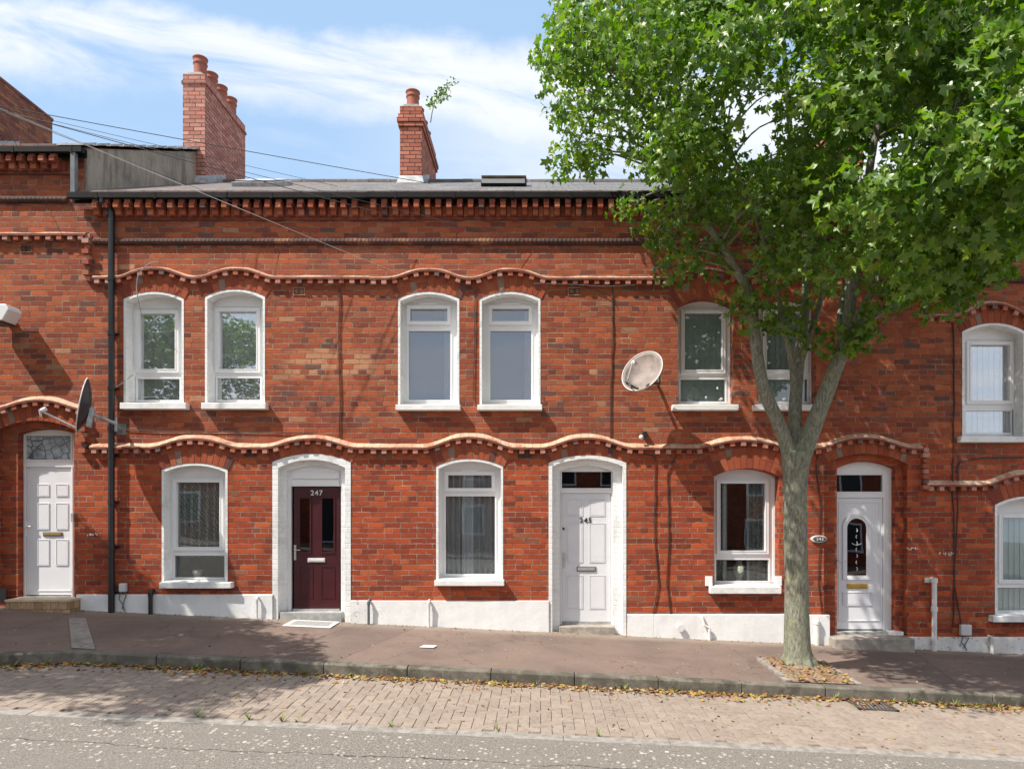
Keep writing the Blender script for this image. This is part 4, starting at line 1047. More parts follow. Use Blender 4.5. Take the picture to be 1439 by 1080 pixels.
# floodlight at the left edge
c = P(2, 441, -.2); t = thing('floodlight', 'white wall floodlight high on the left edge of the brick', 'floodlight', c)
mb = MB(); p0 = P(0, 441, 0)
x0, x1 = X(-22, -.25), X(20.5, -.25); zt, zb = Z(430, -.25), Z(453, -.25)
mb.prism([(x0, zb), (x1 - .09, zb), (x1, zt - .07), (x1 - .04, zt), (x0, zt)], -.36, -.10); mb.build('housing', M['pvc'], t, bevel=.012)
mb = MB(); mb.box(x0 + .01, x1 - .1, -.35, -.12, zb - .025, zb - .001); mb.build('lens', M['black'], t)
mb = MB(); mb.box(x0 + .1, x0 + .2, -.10, -.0, zt - .15, zt - .05); mb.build('bracket', M['pvc'], t)
# small security lamp
c = P(906, 611, -.05); t = thing('security_sensor', 'small black security sensor with white globe above wavy brick course', 'sensor', c)
mb = MB(); mb.box(c.x - .03, c.x + .035, -.08, -.002, c.z - .03, c.z + .05); mb.build('body', M['black'], t, bevel=.008)
mb = MB(); mb.lathe([(.001, -.034), (.024, -.024), (.034, 0), (.024, .024), (.001, .034)], (c.x - .055, -.09, c.z - .035), 14); mb.build('globe', M['dishrim'], t, smooth=True)
# grey utility boxes
def ubox(label, l, r, tt, b):
    c = P((l + r) / 2, (tt + b) / 2, -.05); t = thing('utility_box', label, 'utility box', c, 'grey utility boxes')
    mb = MB(); mb.box(X(l, -.06), X(r, -.06), -.095, -.032, Z(b, -.06), Z(tt, -.06)); mb.build('case', M['boxgrey'], t, bevel=.012)
    mb = MB(); zb = Z(b, -.06); z = PZ(c.x, 0)
    mb.tube([(c.x - .03, -.06, zb + .005), (c.x - .06, -.055, zb - .10), (c.x - .01, -.05, (zb + z) / 2 - .03), (c.x + .02, -.05, z + .02)], .008, 6)
    mb.tube([(c.x + .03, -.06, zb + .005), (c.x + .04, -.05, zb - .06), (c.x + .01, -.045, zb - .12), (c.x - .02, -.045, z + .05)], .007, 6)
    mb.build('lead', M['greypipe'], t)
ubox('small grey utility box low on the wall beside black downpipe', 168.5, 178, 819, 831); ubox('grey utility box low on the wall right of the white soil pipe', 1349, 1364, 877, 892)
# doorbell at 249
c = P(103.5, 728, .0); 
mb = MB(); mb.box(X(101), X(105), -.03, .0, Z(733), Z(721)); tag(mb.build('doorbell', M['silver'], None, bevel=.005, loc=c), 'slim silver doorbell right of the left white door', 'doorbell')
# oval number plaque
c = P(1150.5, 757, -.02); t = thing('house_number_plaque', 'oval slate number plaque on brick between trunk and white door', 'plaque', c)
mb = MB(); pts = [(c.x + .115 * math.cos(2 * math.pi * k / 32), c.z + .052 * math.sin(2 * math.pi * k / 32)) for k in range(32)]; mb.prism(pts, -.028, -.001); mb.build('border', M['whitepipe'], t, bevel=.005)
mb = MB(); pts = [(c.x + .012 + .095 * math.cos(2 * math.pi * k / 32), c.z + .04 * math.sin(2 * math.pi * k / 32)) for k in range(32)]; mb.prism(pts, -.034, -.0281); pf = mb.build('face', M['plaque'], t)
text('243', .062, (c.x + .012, c.z), -.037, M['digits_pale'], 'number', t, .001)
# vases on the inner sills
def vase(label, px, pyb, yy, prof, mat, n=18):
    c = P(px, pyb, yy); mb = MB(); mb.lathe(prof, c, n); o = mb.build('vase', M[mat], None, smooth=True, loc=c); return tag(o, label, 'vase')
vase('small plain cream vase behind the lace curtained window', 278, 812, .29, [(.001, 0), (.045, 0), (.06, .05), (.075, .10), (.068, .125), (.06, .128), (.05, .11)], 'cream')
v = vase('tall sage green urn behind window with dark curtains', 1038.5, 818, .29, [(.001, 0), (.05, 0), (.045, .03), (.03, .05), (.06, .11), (.085, .19), (.08, .24), (.05, .275), (.04, .30), (.055, .325), (.03, .32)], 'sage')
# doormat
c = P(441, 873, -.3); x0, x1 = X(406, -.25), X(472, -.25)
mb = MB(); y0, y1 = -.50, -.06
def gsheet(xa, xb, ya, yb, dz, m=0): return [(xa, ya, PZ(xa, ya) + dz), (xb, ya, PZ(xb, ya) + dz), (xb, yb, PZ(xb, yb) + dz), (xa, yb, PZ(xa, yb) + dz)]
def slab(mb, xa, xb, ya, yb, d0, d1, m=0):
    mb.add(gsheet(xa, xb, ya, yb, d0) + gsheet(xa, xb, ya, yb, d1), [(0, 1, 2, 3), (4, 5, 6, 7), (0, 1, 5, 4), (1, 2, 6, 5), (2, 3, 7, 6), (3, 0, 4, 7)], m)
t = thing('doormat', 'grey doormat with pale border outside the maroon door', 'doormat', ((x0 + x1) / 2, -.28, PZ((x0 + x1) / 2, -.28)))
slab(mb, x0, x1, y0, y1, .002, .016); mb.build('border', M['matedge'], t, bevel=.004)
mb = MB(); slab(mb, x0 + .07, x1 - .07, y0 + .07, y1 - .07, .0165, .021); mb.build('pile', M['mat'], t)
# cables clipped to the brick
def wcable(label, pts, r=.008, mat='cable', y=-.016, group='cables clipped to the brick walls'):
    out = []
    for i, (px, py) in enumerate(pts):
        out.append(P(px, py, y))
    pts3 = []
    for a, b in zip(out, out[1:]):
        n = max(2, int((b - a).length / .12))
        for k in range(n):
            q = a.lerp(b, k / n); w = noise.noise(q * 5) * .012; pts3.append(q + Vector((w, 0, w * .4)))
    pts3.append(out[-1]); mb = MB(); mb.tube(pts3, r, 6)
    tag(mb.build('wall_cable', M[mat], None, loc=out[0]), label, 'cable', group)
wcable('brown cable running down the brick between the two left houses', [(477, 405), (476, 480), (478, 560), (477, 614)], .009)
wcable('brown cable dropping between the two pairs of middle windows', [(667, 410), (667, 470), (665, 560)], .006)
wcable('brown cable dropping past the pale dish to the plinth', [(860, 392), (861, 470), (858, 560), (858, 628), (921, 640), (920, 760), (925, 820), (918, 860), (928, 888)], .008)
wcable('second brown cable dropping below the wavy course to the white cap', [(950, 640), (938, 662), (940, 760), (937, 820), (943, 862), (946, 884)], .009)
wcable('thin brown cable rising from the plaque behind the tree', [(1151, 752), (1153, 705), (1147, 660), (1150, 634)], .009)
wcable('brown cable hanging below the plaque behind the tree', [(1152, 763), (1150, 820), (1156, 870)], .007)
wcable('pair of brown cables running down beside the white soil pipe', [(1340, 440), (1341, 560), (1339, 680), (1342, 790), (1339, 880)], .010)
wcable('brown cable dropping to the right utility box', [(1347, 640), (1346, 720), (1341, 820), (1352, 884)], .008)
wcable('dark cable running along the brick to the right edge', [(1344, 664), (1350, 648), (1380, 643), (1440, 642)], .009, 'wire')
wcable('thin dark cable from dark dish along the wall', [(178, 604), (230, 606), (330, 606), (440, 609)], .006, 'wire')
def loose(label, pts, r, mat):
    mb = MB(); mb.tube(pts, r, 6); tag(mb.build('loose_cable', M[mat], None, loc=pts[0]), label, 'cable')
def spl(pp, n=8):
    out = []; pp = [Vector(p) for p in pp]
    for i in range(len(pp) - 1):
        p0 = pp[max(i - 1, 0)]; p1 = pp[i]; p2 = pp[i + 1]; p3 = pp[min(i + 2, len(pp) - 1)]
        for k in range(n):
            u = k / n; out.append(.5 * ((2 * p1) + (p2 - p0) * u + (2 * p0 - 5 * p1 + 4 * p2 - p3) * u * u + (3 * p1 - p0 - 3 * p2 + p3) * u ** 3))
    out.append(pp[-1]); return out
loose('thin white cable looping into the window nearest the downpipe', spl([P(223, 368, -.14), P(210, 370, -.16), P(196, 384, -.16), P(192, 400, -.14), P(194, 420, -.10), P(200, 450, .1), P(201, 478, .14)]), .0065, 'palewire')
loose('thin white cable slanting from the downpipe to the window', [P(162, 544, -.05), P(172, 538, -.04), P(187, 526, .12)], .006, 'palewire')
loose('thin white cable sagging under the upper wavy course', spl([P(750, 398, -.02), P(800, 399, -.03), P(850, 402, -.03), P(892, 400, -.03)]), .006, 'palewire')
loose('thin dark cable fixed across the brick left of the tree', spl([P(820, 402, -.02), P(855, 415, -.03), P(866, 430, -.02)]), .005, 'wire')

# overhead wires from a pole beyond the left edge
PX_, PY_ = -9.4, -2.6
pz = PZ(PX_, PY_)
pt = thing('utility_pole', 'timber utility pole beyond the left edge carrying wires', 'utility pole', (PX_, PY_, pz))
mb = MB(); mb.tube([(PX_, PY_, pz - .3), (PX_, PY_, pz + 7.4)], [.13, .10], 14); mb.build('post', M['wood'], pt, smooth=False)
mb = MB(); mb.box(PX_ - .06, PX_ + .06, PY_ - .3, PY_ + .3, 6.9, 7.0); mb.build('crossarm', M['galv'], pt)
def wire(through, end, yend, r, mat, sag, label):
    """end: photo point on the eaves/wall; through: photo row at the left edge."""
    e = P(end[0], end[1], yend); yp = PY_ + random.uniform(-.2, .2)
    zp = Z(through + (through - end[1]) / end[0] * (VX - X(0, 0) * 0 + 0 + 0 if False else 0) , yp) if False else None
    # height on the pole from the straight line in the picture
    pxp = VX + PX_ * F / (DW + yp); pyp = end[1] + (through - end[1]) * (end[0] - pxp) / end[0]
    s = Vector((PX_, yp, Z(pyp, yp))); pts = []
    for k in range(33):
        u = k / 32; q = s.lerp(e, u); q.z -= sag * 4 * u * (1 - u); pts.append(q)
    mb = MB(); mb.tube(pts, r * .62, 5); tag(mb.build('overhead_wire', M[mat], None, loc=e), label, 'wire', 'overhead wires fanning from the left')
wire(147, (605, 258), 1.0, .0085, 'wire', .02, 'topmost black overhead wire crossing the left chimney to the roof')
wire(150, (475, 262), .6, .005, 'wire', .02, 'thin dark overhead wire just under the topmost one')
wire(152, (545, 302), -.2, .0085, 'wire', .02, 'black overhead wire ending at dentils left of second chimney')
wire(150, (480, 352), -.12, .0055, 'palewire', .02, 'pale overhead wire crossing grey gable down to the brick')
wire(152, (740, 338), -.05, .0055, 'wire', .03, 'long thin overhead wire reaching the rope moulding before the tree')
wire(155, (370, 300), -.12, .0045, 'wire', .02, 'thin overhead wire ending above the second upper window')
wire(152, (560, 384), -.12, .0045, 'palewire', .02, 'thin pale overhead wire ending at the wavy course by third window')
wire(158, (95, 345), -.05, .0045, 'wire', .01, 'steep thin overhead wire ending at the left house')

# ---------------- ground
def structure(o): o['kind'] = 'structure'; return o
XL, XR = -30.0, 24.0
kerbline = [(XR, -2.25), (-5.12, -2.25), (-9.2, -3.95), (XL, -3.95)]
def kerb_y(x):
    if x >= -5.12: return -2.25
    if x <= -9.2: return -3.95
    return -2.25 + (x + 5.12) / (-9.2 + 5.12) * (-3.95 + 2.25)
mb = MB(); xs = list(np.arange(XL, -9.3, 1.0)) + list(np.arange(-9.2, XR + .1, .4)); rows = 6
vs = []
for x in xs:
    for j in range(rows + 1):
        y = .3 + (kerb_y(x) + .01 - .3) * j / rows
        vs.append((x, y, PZ(x, y) + .006 * noise.noise(Vector((x * .9, y * 1.3, 0)))))
mb.add(vs, [(i * (rows + 1) + j, i * (rows + 1) + j + 1, (i + 1) * (rows + 1) + j + 1, (i + 1) * (rows + 1) + j) for i in range(len(xs) - 1) for j in range(rows)])
structure(mb.build('pavement', M['pavement'], smooth=True))
# kerb stones
mb = MB()
def kerbrun(p, q):
    p = Vector((p[0], p[1], 0)); q = Vector((q[0], q[1], 0)); L = (q - p).length; d = (q - p).normalized(); s = 0
    nrm = Vector((d.y, -d.x, 0)); nrm = nrm if nrm.y < 0 else -nrm
    while s < L - .02:
        e = min(s + .915, L); a = p + d * (s + .004); b = p + d * (e - .004)
        j = random.uniform(-.004, .004); ch = .018
        prof = [(0, -.25), (0, .0), (.105, -.002), (.125, -.02), (.127, -.25)]
        vs = []
        for c in (a, b):
            for o, dz in prof:
                w = c + nrm * (o + j); vs.append((w.x, w.y, PZ(c.x, c.y) + dz + .004 + j * .5))
        n = len(prof); mb.add(vs, [(i, i + 1, i + 1 + n, i + n) for i in range(n - 1)] + [tuple(range(n)), tuple(range(n, 2 * n))]); s = e
kerbrun(kerbline[1], kerbline[0]); kerbrun(kerbline[1], kerbline[2]); kerbrun(kerbline[2], kerbline[3])
structure(mb.build('kerb', M['kerb'], bevel=.006))
# parking bay of block pavers
mb = MB(); mb.add([(x, y, GZ(x, y) - .012) for x in (XL, -9, 0, 10, XR) for y in (-3.95, -2.3)], [(2 * i, 2 * i + 1, 2 * i + 3, 2 * i + 2) for i in range(4)])
structure(mb.build('bay_bedding', M['sand']))
mb = MB(); s = .102; nx0, nx1 = int(-9.3 / s), int(12 / s); ny0, ny1 = int(-3.95 / s) - 1, int(-2.36 / s) + 1
def paver(xa, xb, ya, yb):
    ya = max(ya, -3.948); yb = min(yb, -2.372)
    if yb - ya < .02: return
    xm, ym = (xa + xb) / 2, (ya + yb) / 2
    if ya < -2.372 and yb > kerb_y(xm) - .1: return
    g_ = .0019; t1 = random.gauss(0, .0012); tx = random.gauss(0, .006); c = .004
    def z(x, y): return GZ(x, y) + t1 + tx * (x - xm) + .008 * noise.noise(Vector((x * .7, y * .9, 3)))
    o = [(xa + g_, ya + g_), (xb - g_, ya + g_), (xb - g_, yb - g_), (xa + g_, yb - g_)]; i_ = [(xa + g_ + c, ya + g_ + c), (xb - g_ - c, ya + g_ + c), (xb - g_ - c, yb - g_ - c), (xa + g_ + c, yb - g_ - c)]
    mb.add([(x, y, z(x, y) - .02) for x, y in o] + [(x, y, z(x, y) - .004) for x, y in o] + [(x, y, z(x, y)) for x, y in i_],
           [(8, 9, 10, 11)] + [(k, (k + 1) % 4, (k + 1) % 4 + 4, k + 4) for k in range(4)] + [(k + 4, (k + 1) % 4 + 4, (k + 1) % 4 + 8, k + 8) for k in range(4)])
for i in range(nx0, nx1):
    for j in range(ny0, ny1):
        m_ = (i - j) % 4
        if m_ == 0: paver(i * s, (i + 2) * s, j * s, (j + 1) * s)
        elif m_ == 3: paver(i * s, (i + 1) * s, j * s, (j + 2) * s)
structure(mb.build('parking_bay', M['paver']))
mb = MB(); x = XL
while x < XR:
    e = x + .915; mb.add([(xx, y, GZ(xx, y) + dz) for xx in (x + .003, e - .003) for y, dz in ((-4.07, -.1), (-4.07, .004), (-3.952, .006), (-3.952, -.1))], [(0, 1, 5, 4), (1, 2, 6, 5), (2, 3, 7, 6), (0, 1, 2, 3), (4, 5, 6, 7)]); x = e
structure(mb.build('channel_strip', M['concrete'], bevel=.005))
mb = MB(); ysr = [-4.0, -5, -6, -7, -8, -10, -13, -16]; xs = list(np.arange(-60, 61, 2.0))
mb.add([(x, y, GZ(x, y) - (.0 if y < -4.01 else .002)) for x in xs for y in ysr], [(i * 8 + j, i * 8 + j + 1, (i + 1) * 8 + j + 1, (i + 1) * 8 + j) for i in range(len(xs) - 1) for j in range(7)])
structure(mb.build('road', M['road']))
mb = MB(); mb.add([(x, y, GZ(x, y)) for x in (-60, 60) for y in (-19.1, -16.05)] + [(x, -16.05, GZ(x, -16.05) - .2) for x in (-60, 60)], [(0, 1, 3, 2), (1, 4, 5, 3)])
structure(mb.build('far_pavement', M['pavement']))
mb = MB(); mb.add([(x, y, -.75 + SL * x) for x in (-150, 150) for y in (-150, 150)], [(0, 1, 3, 2)]); structure(mb.build('ground', M['ground']))
# concrete run-off strip across the pavement
mb = MB(); a = [(-6.25, -.28), (-5.85, -.28), (-4.95, -2.26), (-5.35, -2.26)]; a = [(X(98, -.6), -.62), (X(122, -.6), -.62), (X(137, -2.2), -2.24), (X(104, -2.2), -2.24)]
mb.add([(x, y, PZ(x, y) + .009) for x, y in a], [(0, 1, 2, 3)]); structure(mb.build('concrete_strip', M['concrete']))
# tree pit
TX, TY = X(1122, -1.62), -1.62
mb = MB(); n = 18; pa, pb, pc, pd = X(1068, -1.25) , X(1200, -2.1), -1.18, -2.235
vs = []
for i in range(n + 1):
    for j in range(n + 1):
        x = pa + (pb - pa) * i / n; y = pd + (pc - pd) * j / n; d = math.hypot(x - TX, y - TY); e = min(i, n - i, j, n - j)
        vs.append((x, y, PZ(x, y) + .010 + (0 if e == 0 else .085 * math.exp(-(d / .28) ** 2) + .022 * (1 + noise.noise(Vector((x * 9, y * 9, 0)))))))
mb.add(vs, [(i * (n + 1) + j, i * (n + 1) + j + 1, (i + 1) * (n + 1) + j + 1, (i + 1) * (n + 1) + j) for i in range(n) for j in range(n)])
structure(mb.build('tree_pit_soil', M['soil'], smooth=True))
mb = MB()
def edging(x0, y0, x1, y1):
    d0 = Vector((x1 - x0, y1 - y0, 0)); L = d0.length; d0.normalize(); k = 0
    while k < L - .05:
        e = min(k + .3, L); d = d0; c = Vector((x0, y0, 0)) + d0 * (k + e) / 2; c.z = PZ(c.x, c.y) + .002 + random.uniform(-.012, .010); d = Vector((d.x + random.uniform(-.04, .04), d.y + random.uniform(-.04, .04), 0)).normalized()
        mb.obox(c, (d + Vector((0, 0, SL * d.x))) * ((e - k) / 2 - .004), Vector((-d.y, d.x, 0)) * .028, Vector((0, 0, .03))); k = e
edging(pa, pc, pb, pc); edging(pa, pc, pa, pd); edging(pb, pc, pb, pd)
structure(mb.build('tree_pit_edging', M['concrete'], bevel=.006))
# gully grate
gx_, gy_ = X(1228, -2.66), -2.62
t = thing('drain_grate', 'rusty iron drain grate in the parking bay beside the kerb', 'drain grate', (gx_, gy_, GZ(gx_, gy_)))
mb = MB(); w_, d_ = .21, .16
for (a, b, c, d) in ((-w_, w_, -d_, -d_ + .03), (-w_, w_, d_ - .03, d_), (-w_, -w_ + .03, -d_, d_), (w_ - .03, w_, -d_, d_)):
    mb.add([(gx_ + x, gy_ + y, GZ(gx_ + x, gy_ + y) + z) for z in (.001, .016) for x, y in ((a, c), (b, c), (b, d), (a, d))], [(0, 1, 2, 3), (4, 5, 6, 7), (0, 1, 5, 4), (1, 2, 6, 5), (2, 3, 7, 6), (3, 0, 4, 7)])
mb.build('frame', M['grate'], t)
mb = MB()
for k in range(9):
    x = -w_ + .05 + k * (2 * w_ - .1) / 8; mb.add([(gx_ + q + sk, gy_ + y, GZ(gx_ + q, gy_ + y) + z) for z in (.001, .013) for q, y, sk in ((x - .009, -d_ + .03, -.02), (x + .009, -d_ + .03, -.02), (x + .009, d_ - .03, .02), (x - .009, d_ - .03, .02))], [(0, 1, 2, 3), (4, 5, 6, 7), (0, 1, 5, 4), (1, 2, 6, 5), (2, 3, 7, 6), (3, 0, 4, 7)])
mb.build('bars', M['grate'], t)

# leaf litter, weeds (uncountable)
lv = []; lf = []
def lit(x, y, z, s):
    a = random.uniform(0, 6.28); ti = random.gauss(0, .45); u = Vector((math.cos(a), math.sin(a), ti * .6)) * s; v = Vector((-math.sin(a), math.cos(a), random.gauss(0, .45))) * s * random.uniform(.35, .8)
    o = len(lv); c = Vector((x, y, z + s * .35))
    k = random.gauss(0, .3) * s
    for q in (c - u, c - u * .3 + v, c + u * .5 + v * .8, c + u * 1.1, c + u * .4 - v, c - u * .4 - v * .9): lv.append((q.x, q.y, q.z))
    lv[o] = (lv[o][0], lv[o][1], lv[o][2] + abs(k)); lv[o + 3] = (lv[o + 3][0], lv[o + 3][1], lv[o + 3][2] + abs(k) * .7)
    lf.append((o, o + 1, o + 2, o + 3)); lf.append((o, o + 3, o + 4, o + 5))
for _ in range(4600):
    x = random.uniform(-7.5, 8); dens = .45 + .55 * noise.noise(Vector((x * .9, 2.2, 0)))
    if x > -5.1 and random.random() > dens + .35: continue
    d = abs(random.gauss(0, .075)) if random.random() < .86 else random.uniform(0, .34)
    y = kerb_y(x) - .145 - d; lit(x, y, GZ(x, y), random.uniform(.010, .030))
for _ in range(420): x = random.uniform(-7, 7.5); y = random.uniform(-3.9, -2.5); lit(x, y, GZ(x, y), random.uniform(.006, .018)) if y < kerb_y(x) - .2 else None
for _ in range(900):
    x = random.uniform(-7, 7.5); y = random.choice([random.uniform(-2.2, -.1), -.05 - abs(random.gauss(0, .05)), -.05 - abs(random.gauss(0, .05))]); lit(x, y, PZ(x, y) + .004, random.uniform(.005, .014))
for _ in range(380): x = random.uniform(pa, pb); y = random.uniform(pd, pc); d = math.hypot(x - TX, y - TY); lit(x, y, PZ(x, y) + .03 + .085 * math.exp(-(d / .28) ** 2), random.uniform(.008, .026))
me = bpy.data.meshes.new('leaf_litter'); me.from_pydata(lv, [], lf); me.materials.append(M['litter']); o = bpy.data.objects.new('leaf_litter', me); COL.objects.link(o)
tag(o, 'dry brown and yellow leaves drifted along the kerb', 'leaf litter', kind='stuff')
mb = MB()
for _ in range(46):
    x = random.uniform(-6.5, 7); y = kerb_y(x) - .14 - abs(random.gauss(0, .05))
    if random.random() < .2: y = random.uniform(-4.0, -3.9)
    for k in range(9):
        a = random.uniform(0, 6.28); h_ = random.uniform(.03, .085); d = Vector((math.cos(a), math.sin(a), 0)); b = Vector((x, y, GZ(x, y))); pq = Vector((-d.y, d.x, 0)) * .006
        mb.add([b - pq, b + pq, b + d * h_ * .45 + pq + Vector((0, 0, h_ * .6)), b + d * h_ * .8 + Vector((0, 0, h_))], [(0, 1, 2), (0, 2, 3)])
tag(mb.build('weeds', M['weed']), 'small green weed tufts growing along the kerb joint', 'weeds', kind='stuff')
# scraps of paper
def scrap(px, py, y, label):
    c = P(px, py, y); z = PZ(c.x, y) + .012; mb = MB(); mb.add([(c.x - .10, y - .05, z), (c.x + .08, y - .07, z - .004), (c.x + .11, y + .03, z + .006), (c.x - .05, y + .05, z + .01)], [(0, 1, 2, 3)]); tag(mb.build('litter_scrap', M['matedge'], None, loc=(c.x, y, z)), label, 'litter')
scrap(601, 909, -1.35, 'flat white scrap of litter on the middle of the pavement')

# ---------------- the street tree
def limb_pts(pp, n=6): return spl([P(a, b, c) for a, b, c in pp], n)
def rads(r0, r1, n): return [r0 + (r1 - r0) * (i / (n - 1)) ** .85 for i in range(n)]
LIMBS = [
 ([(1117, 662, -1.63), (1098, 604, -1.68), (1073, 545, -1.76), (1062, 482, -1.85), (1055, 420, -1.95), (1034, 378, -2.1), (1008, 335, -2.25), (975, 285, -2.4), (930, 210, -2.5), (890, 110, -2.5)], .112, .025),
 ([(1118, 655, -1.6), (1117, 590, -1.55), (1120, 535, -1.5), (1127, 470, -1.45), (1133, 400, -1.4), (1128, 300, -1.35), (1110, 180, -1.3), (1100, 40, -1.3)], .112, .03),
 ([(1122, 655, -1.64), (1148, 585, -1.72), (1171, 525, -1.8), (1188, 478, -1.86), (1197, 410, -1.95), (1208, 330, -2.05), (1225, 220, -2.2), (1250, 80, -2.3)], .135, .035),
 ([(1117, 548, -1.52), (1112, 500, -1.6), (1099, 455, -1.75), (1092, 400, -1.85), (1060, 300, -2.0), (1020, 190, -2.2)], .062, .02),
 ([(1121, 520, -1.5), (1138, 470, -1.4), (1153, 420, -1.3), (1158, 340, -1.2), (1180, 230, -1.1)], .058, .02),
 ([(1186, 482, -1.86), (1215, 452, -2.0), (1255, 428, -2.2), (1290, 408, -2.4), (1325, 365, -2.7), (1380, 300, -3.0), (1430, 230, -3.2)], .075, .02),
 ([(1184, 486, -1.86), (1182, 440, -1.7), (1196, 380, -1.5), (1240, 290, -1.3), (1290, 180, -1.2)], .07, .02),
 ([(1188, 478, -1.86), (1225, 410, -2.2), (1265, 340, -2.6), (1320, 230, -3.0), (1350, 100, -3.3)], .065, .02),
]
tree = thing('street_tree', 'leafy maple tree growing from the pavement in front of the terrace', 'tree', (TX, TY, PZ(TX, TY)))
mb = MB()
tp = limb_pts([(1123, 962, -1.62), (1122, 940, -1.62), (1121, 922, -1.62), (1120, 895, -1.62), (1119, 800, -1.62), (1117, 710, -1.62), (1118, 660, -1.62), (1119, 635, -1.62)])
tr = []
for p in tp:
    hh = p.z - PZ(TX, TY); tr.append((.138 if hh > 1 else .138 + .02 * (1 - hh)) + .065 * math.exp(-max(hh, -.05) / .11) + (.036 * math.exp(-((hh - 2.63) / .25) ** 2)))
mb.tube(tp, tr, 22)
for a in (20, 95, 160, 215, 290, 335):             # root flare
    d = Vector((math.cos(R_(a)), math.sin(R_(a)), 0)); b = Vector((TX, TY, PZ(TX, TY)))
    mb.tube([b + d * .10 + Vector((0, 0, .22)), b + d * .16 + Vector((0, 0, .10)), b + d * .25 + Vector((0, 0, -.02))], [.05, .055, .03], 10)
limbpts = []
for pp, r0, r1 in LIMBS:
    q = limb_pts(pp); r0 *= .86; mb.tube(q, rads(r0, r1, len(q)), 14); limbpts += list(zip(q, rads(r0, r1, len(q))))
trunk = mb.build('trunk', M['bark'], tree, smooth=True)
rm = trunk.modifiers.new('merge', 'REMESH'); rm.mode = 'VOXEL'; rm.voxel_size = .018; rm.use_smooth_shade = True
sm = trunk.modifiers.new('soften', 'SMOOTH'); sm.iterations = 5; sm.factor = .5

# crown: clumps of lobed leaves on twigs
SIL = [(757, -10), (747, 60), (741, 98), (762, 128), (757, 180), (766, 228), (790, 262), (832, 255), (862, 262), (905, 285), (903, 322), (925, 338), (948, 345), (946, 382), (985, 378), (1020, 385), (1036, 425), (1056, 455),
       (1090, 452), (1112, 462), (1135, 425), (1160, 440), (1185, 470), (1206, 455), (1228, 425), (1262, 425), (1300, 432), (1330, 440), (1352, 425), (1390, 398), (1439, 378), (1520, 350), (1570, 240), (1580, 60), (1540, -120), (1420, -230), (1250, -290), (1080, -290), (920, -210), (820, -110)]
def inside(x, y):
    c = False; j = len(SIL) - 1
    for i in range(len(SIL)):
        (xi, yi), (xj, yj) = SIL[i], SIL[j]
        if (yi > y) != (yj > y) and x < (xj - xi) * (y - yi) / (yj - yi) + xi: c = not c
        j = i
    return c
def edge_d(x, y):
    best = 1e9
    for (ax, ay), (bx, by) in zip(SIL, SIL[1:] + SIL[:1]):
        dx, dy = bx - ax, by - ay; u = max(0, min(1, ((x - ax) * dx + (y - ay) * dy) / (dx * dx + dy * dy))); best = min(best, math.hypot(x - ax - u * dx, y - ay - u * dy))
    return best
GAPS = [(1103, 128, 22), (1108, 165, 24), (1096, 188, 16), (1236, 222, 20), (1190, 238, 16), (1045, 120, 14), (1020, 165, 14), (800, 160, 12), (830, 168, 10), (1148, 60, 12), (975, 340, 16), (1000, 300, 14), (1060, 350, 16), (1200, 402, 14), (1150, 330, 12), (930, 270, 10), (1160, 430, 34), (1240, 396, 22), (1205, 395, 20), (1090, 400, 16), (1010, 330, 16), (1170, 370, 14), (1285, 395, 12), (880, 215, 10), (900, 120, 10), (1065, 60, 10), (1260, 150, 14), (1330, 210, 14)]
clumps = []; prim = []
tries = 0
def depth_at(x, y, e):
    th = 2.15 * min(1, (e / 150) ** .55)
    u = random.uniform(-1, 1); u = math.copysign(abs(u) ** .6, u)
    cy = -2.05 - 1.0 * max(0, (x - 1120) / 330) - .25 * max(0, (900 - x) / 160)
    yy = min(cy + th * u, -.8)
    return min(yy, -1.1) if y > 330 else yy
while len(prim) < 190 and tries < 90000:
    tries += 1
    x, y = random.uniform(740, 1580), (random.uniform(-290, 470) if random.random() < .85 else random.uniform(240, 470))
    if not inside(x, y) or (y < -40 and random.random() < .5): continue
    e = edge_d(x, y)
    if e < 20 or any(math.hypot(x - gx0, y - gy0) < gr + 26 for gx0, gy0, gr in GAPS): continue
    c = P(x, y, depth_at(x, y, e))
    if min([(c - q).length for q, _ in prim] or [9]) < .42: continue
    prim.append((c, e))
for c, e in prim:
    for k in range(random.choice([3, 4, 4, 5])):
        o = Vector((random.gauss(0, .26), random.gauss(0, .24), random.gauss(0, .17) - .04)) * (1.0 if e > 55 else .62)
        q = c + o; q.y = min(q.y, -.62)
        px = VX + q.x * F / (DW + q.y); py = VY - (q.z - EYE) * F / (DW + q.y)
        if inside(px, py) and edge_d(px, py) > 9: clumps.append((q, edge_d(px, py), q.y))
for x, y, yy in ((880, 288, -1.9), (900, 300, -2.2), (918, 318, -2.2), (928, 338, -2.1), (950, 330, -2.0), (958, 365, -2.2), (948, 382, -2.2), (985, 355, -1.9), (975, 300, -2.3), (1010, 372, -2.0), (1022, 340, -2.2), (1038, 420, -2.0), (1052, 446, -2.0), (1072, 425, -2.1), (1086, 448, -1.9), (1108, 455, -1.8),
                 (1120, 430, -1.6), (1148, 472, -1.7), (1180, 480, -2.0), (1200, 462, -2.1), (1212, 478, -2.0), (1240, 425, -2.4), (1285, 412, -2.6), (1322, 432, -2.8), (1350, 412, -2.9), (1262, 400, -2.5), (1385, 385, -3.0), (1092, 390, -2.0), (1130, 360, -1.7), (1190, 345, -2.2)):
    clumps.append((P(x, y, yy), 46, yy))
base = [(0, 1.0), (14, .62), (24, .55), (40, .80), (52, .92), (62, .66), (78, .46), (98, .60), (114, .68), (128, .42), (150, .30), (172, .12)]
outl = [(math.sin(R_(a)) * r, math.cos(R_(a)) * r) for a, r in base] + [(-math.sin(R_(a)) * r, math.cos(R_(a)) * r) for a, r in reversed(base) if a not in (0,)]
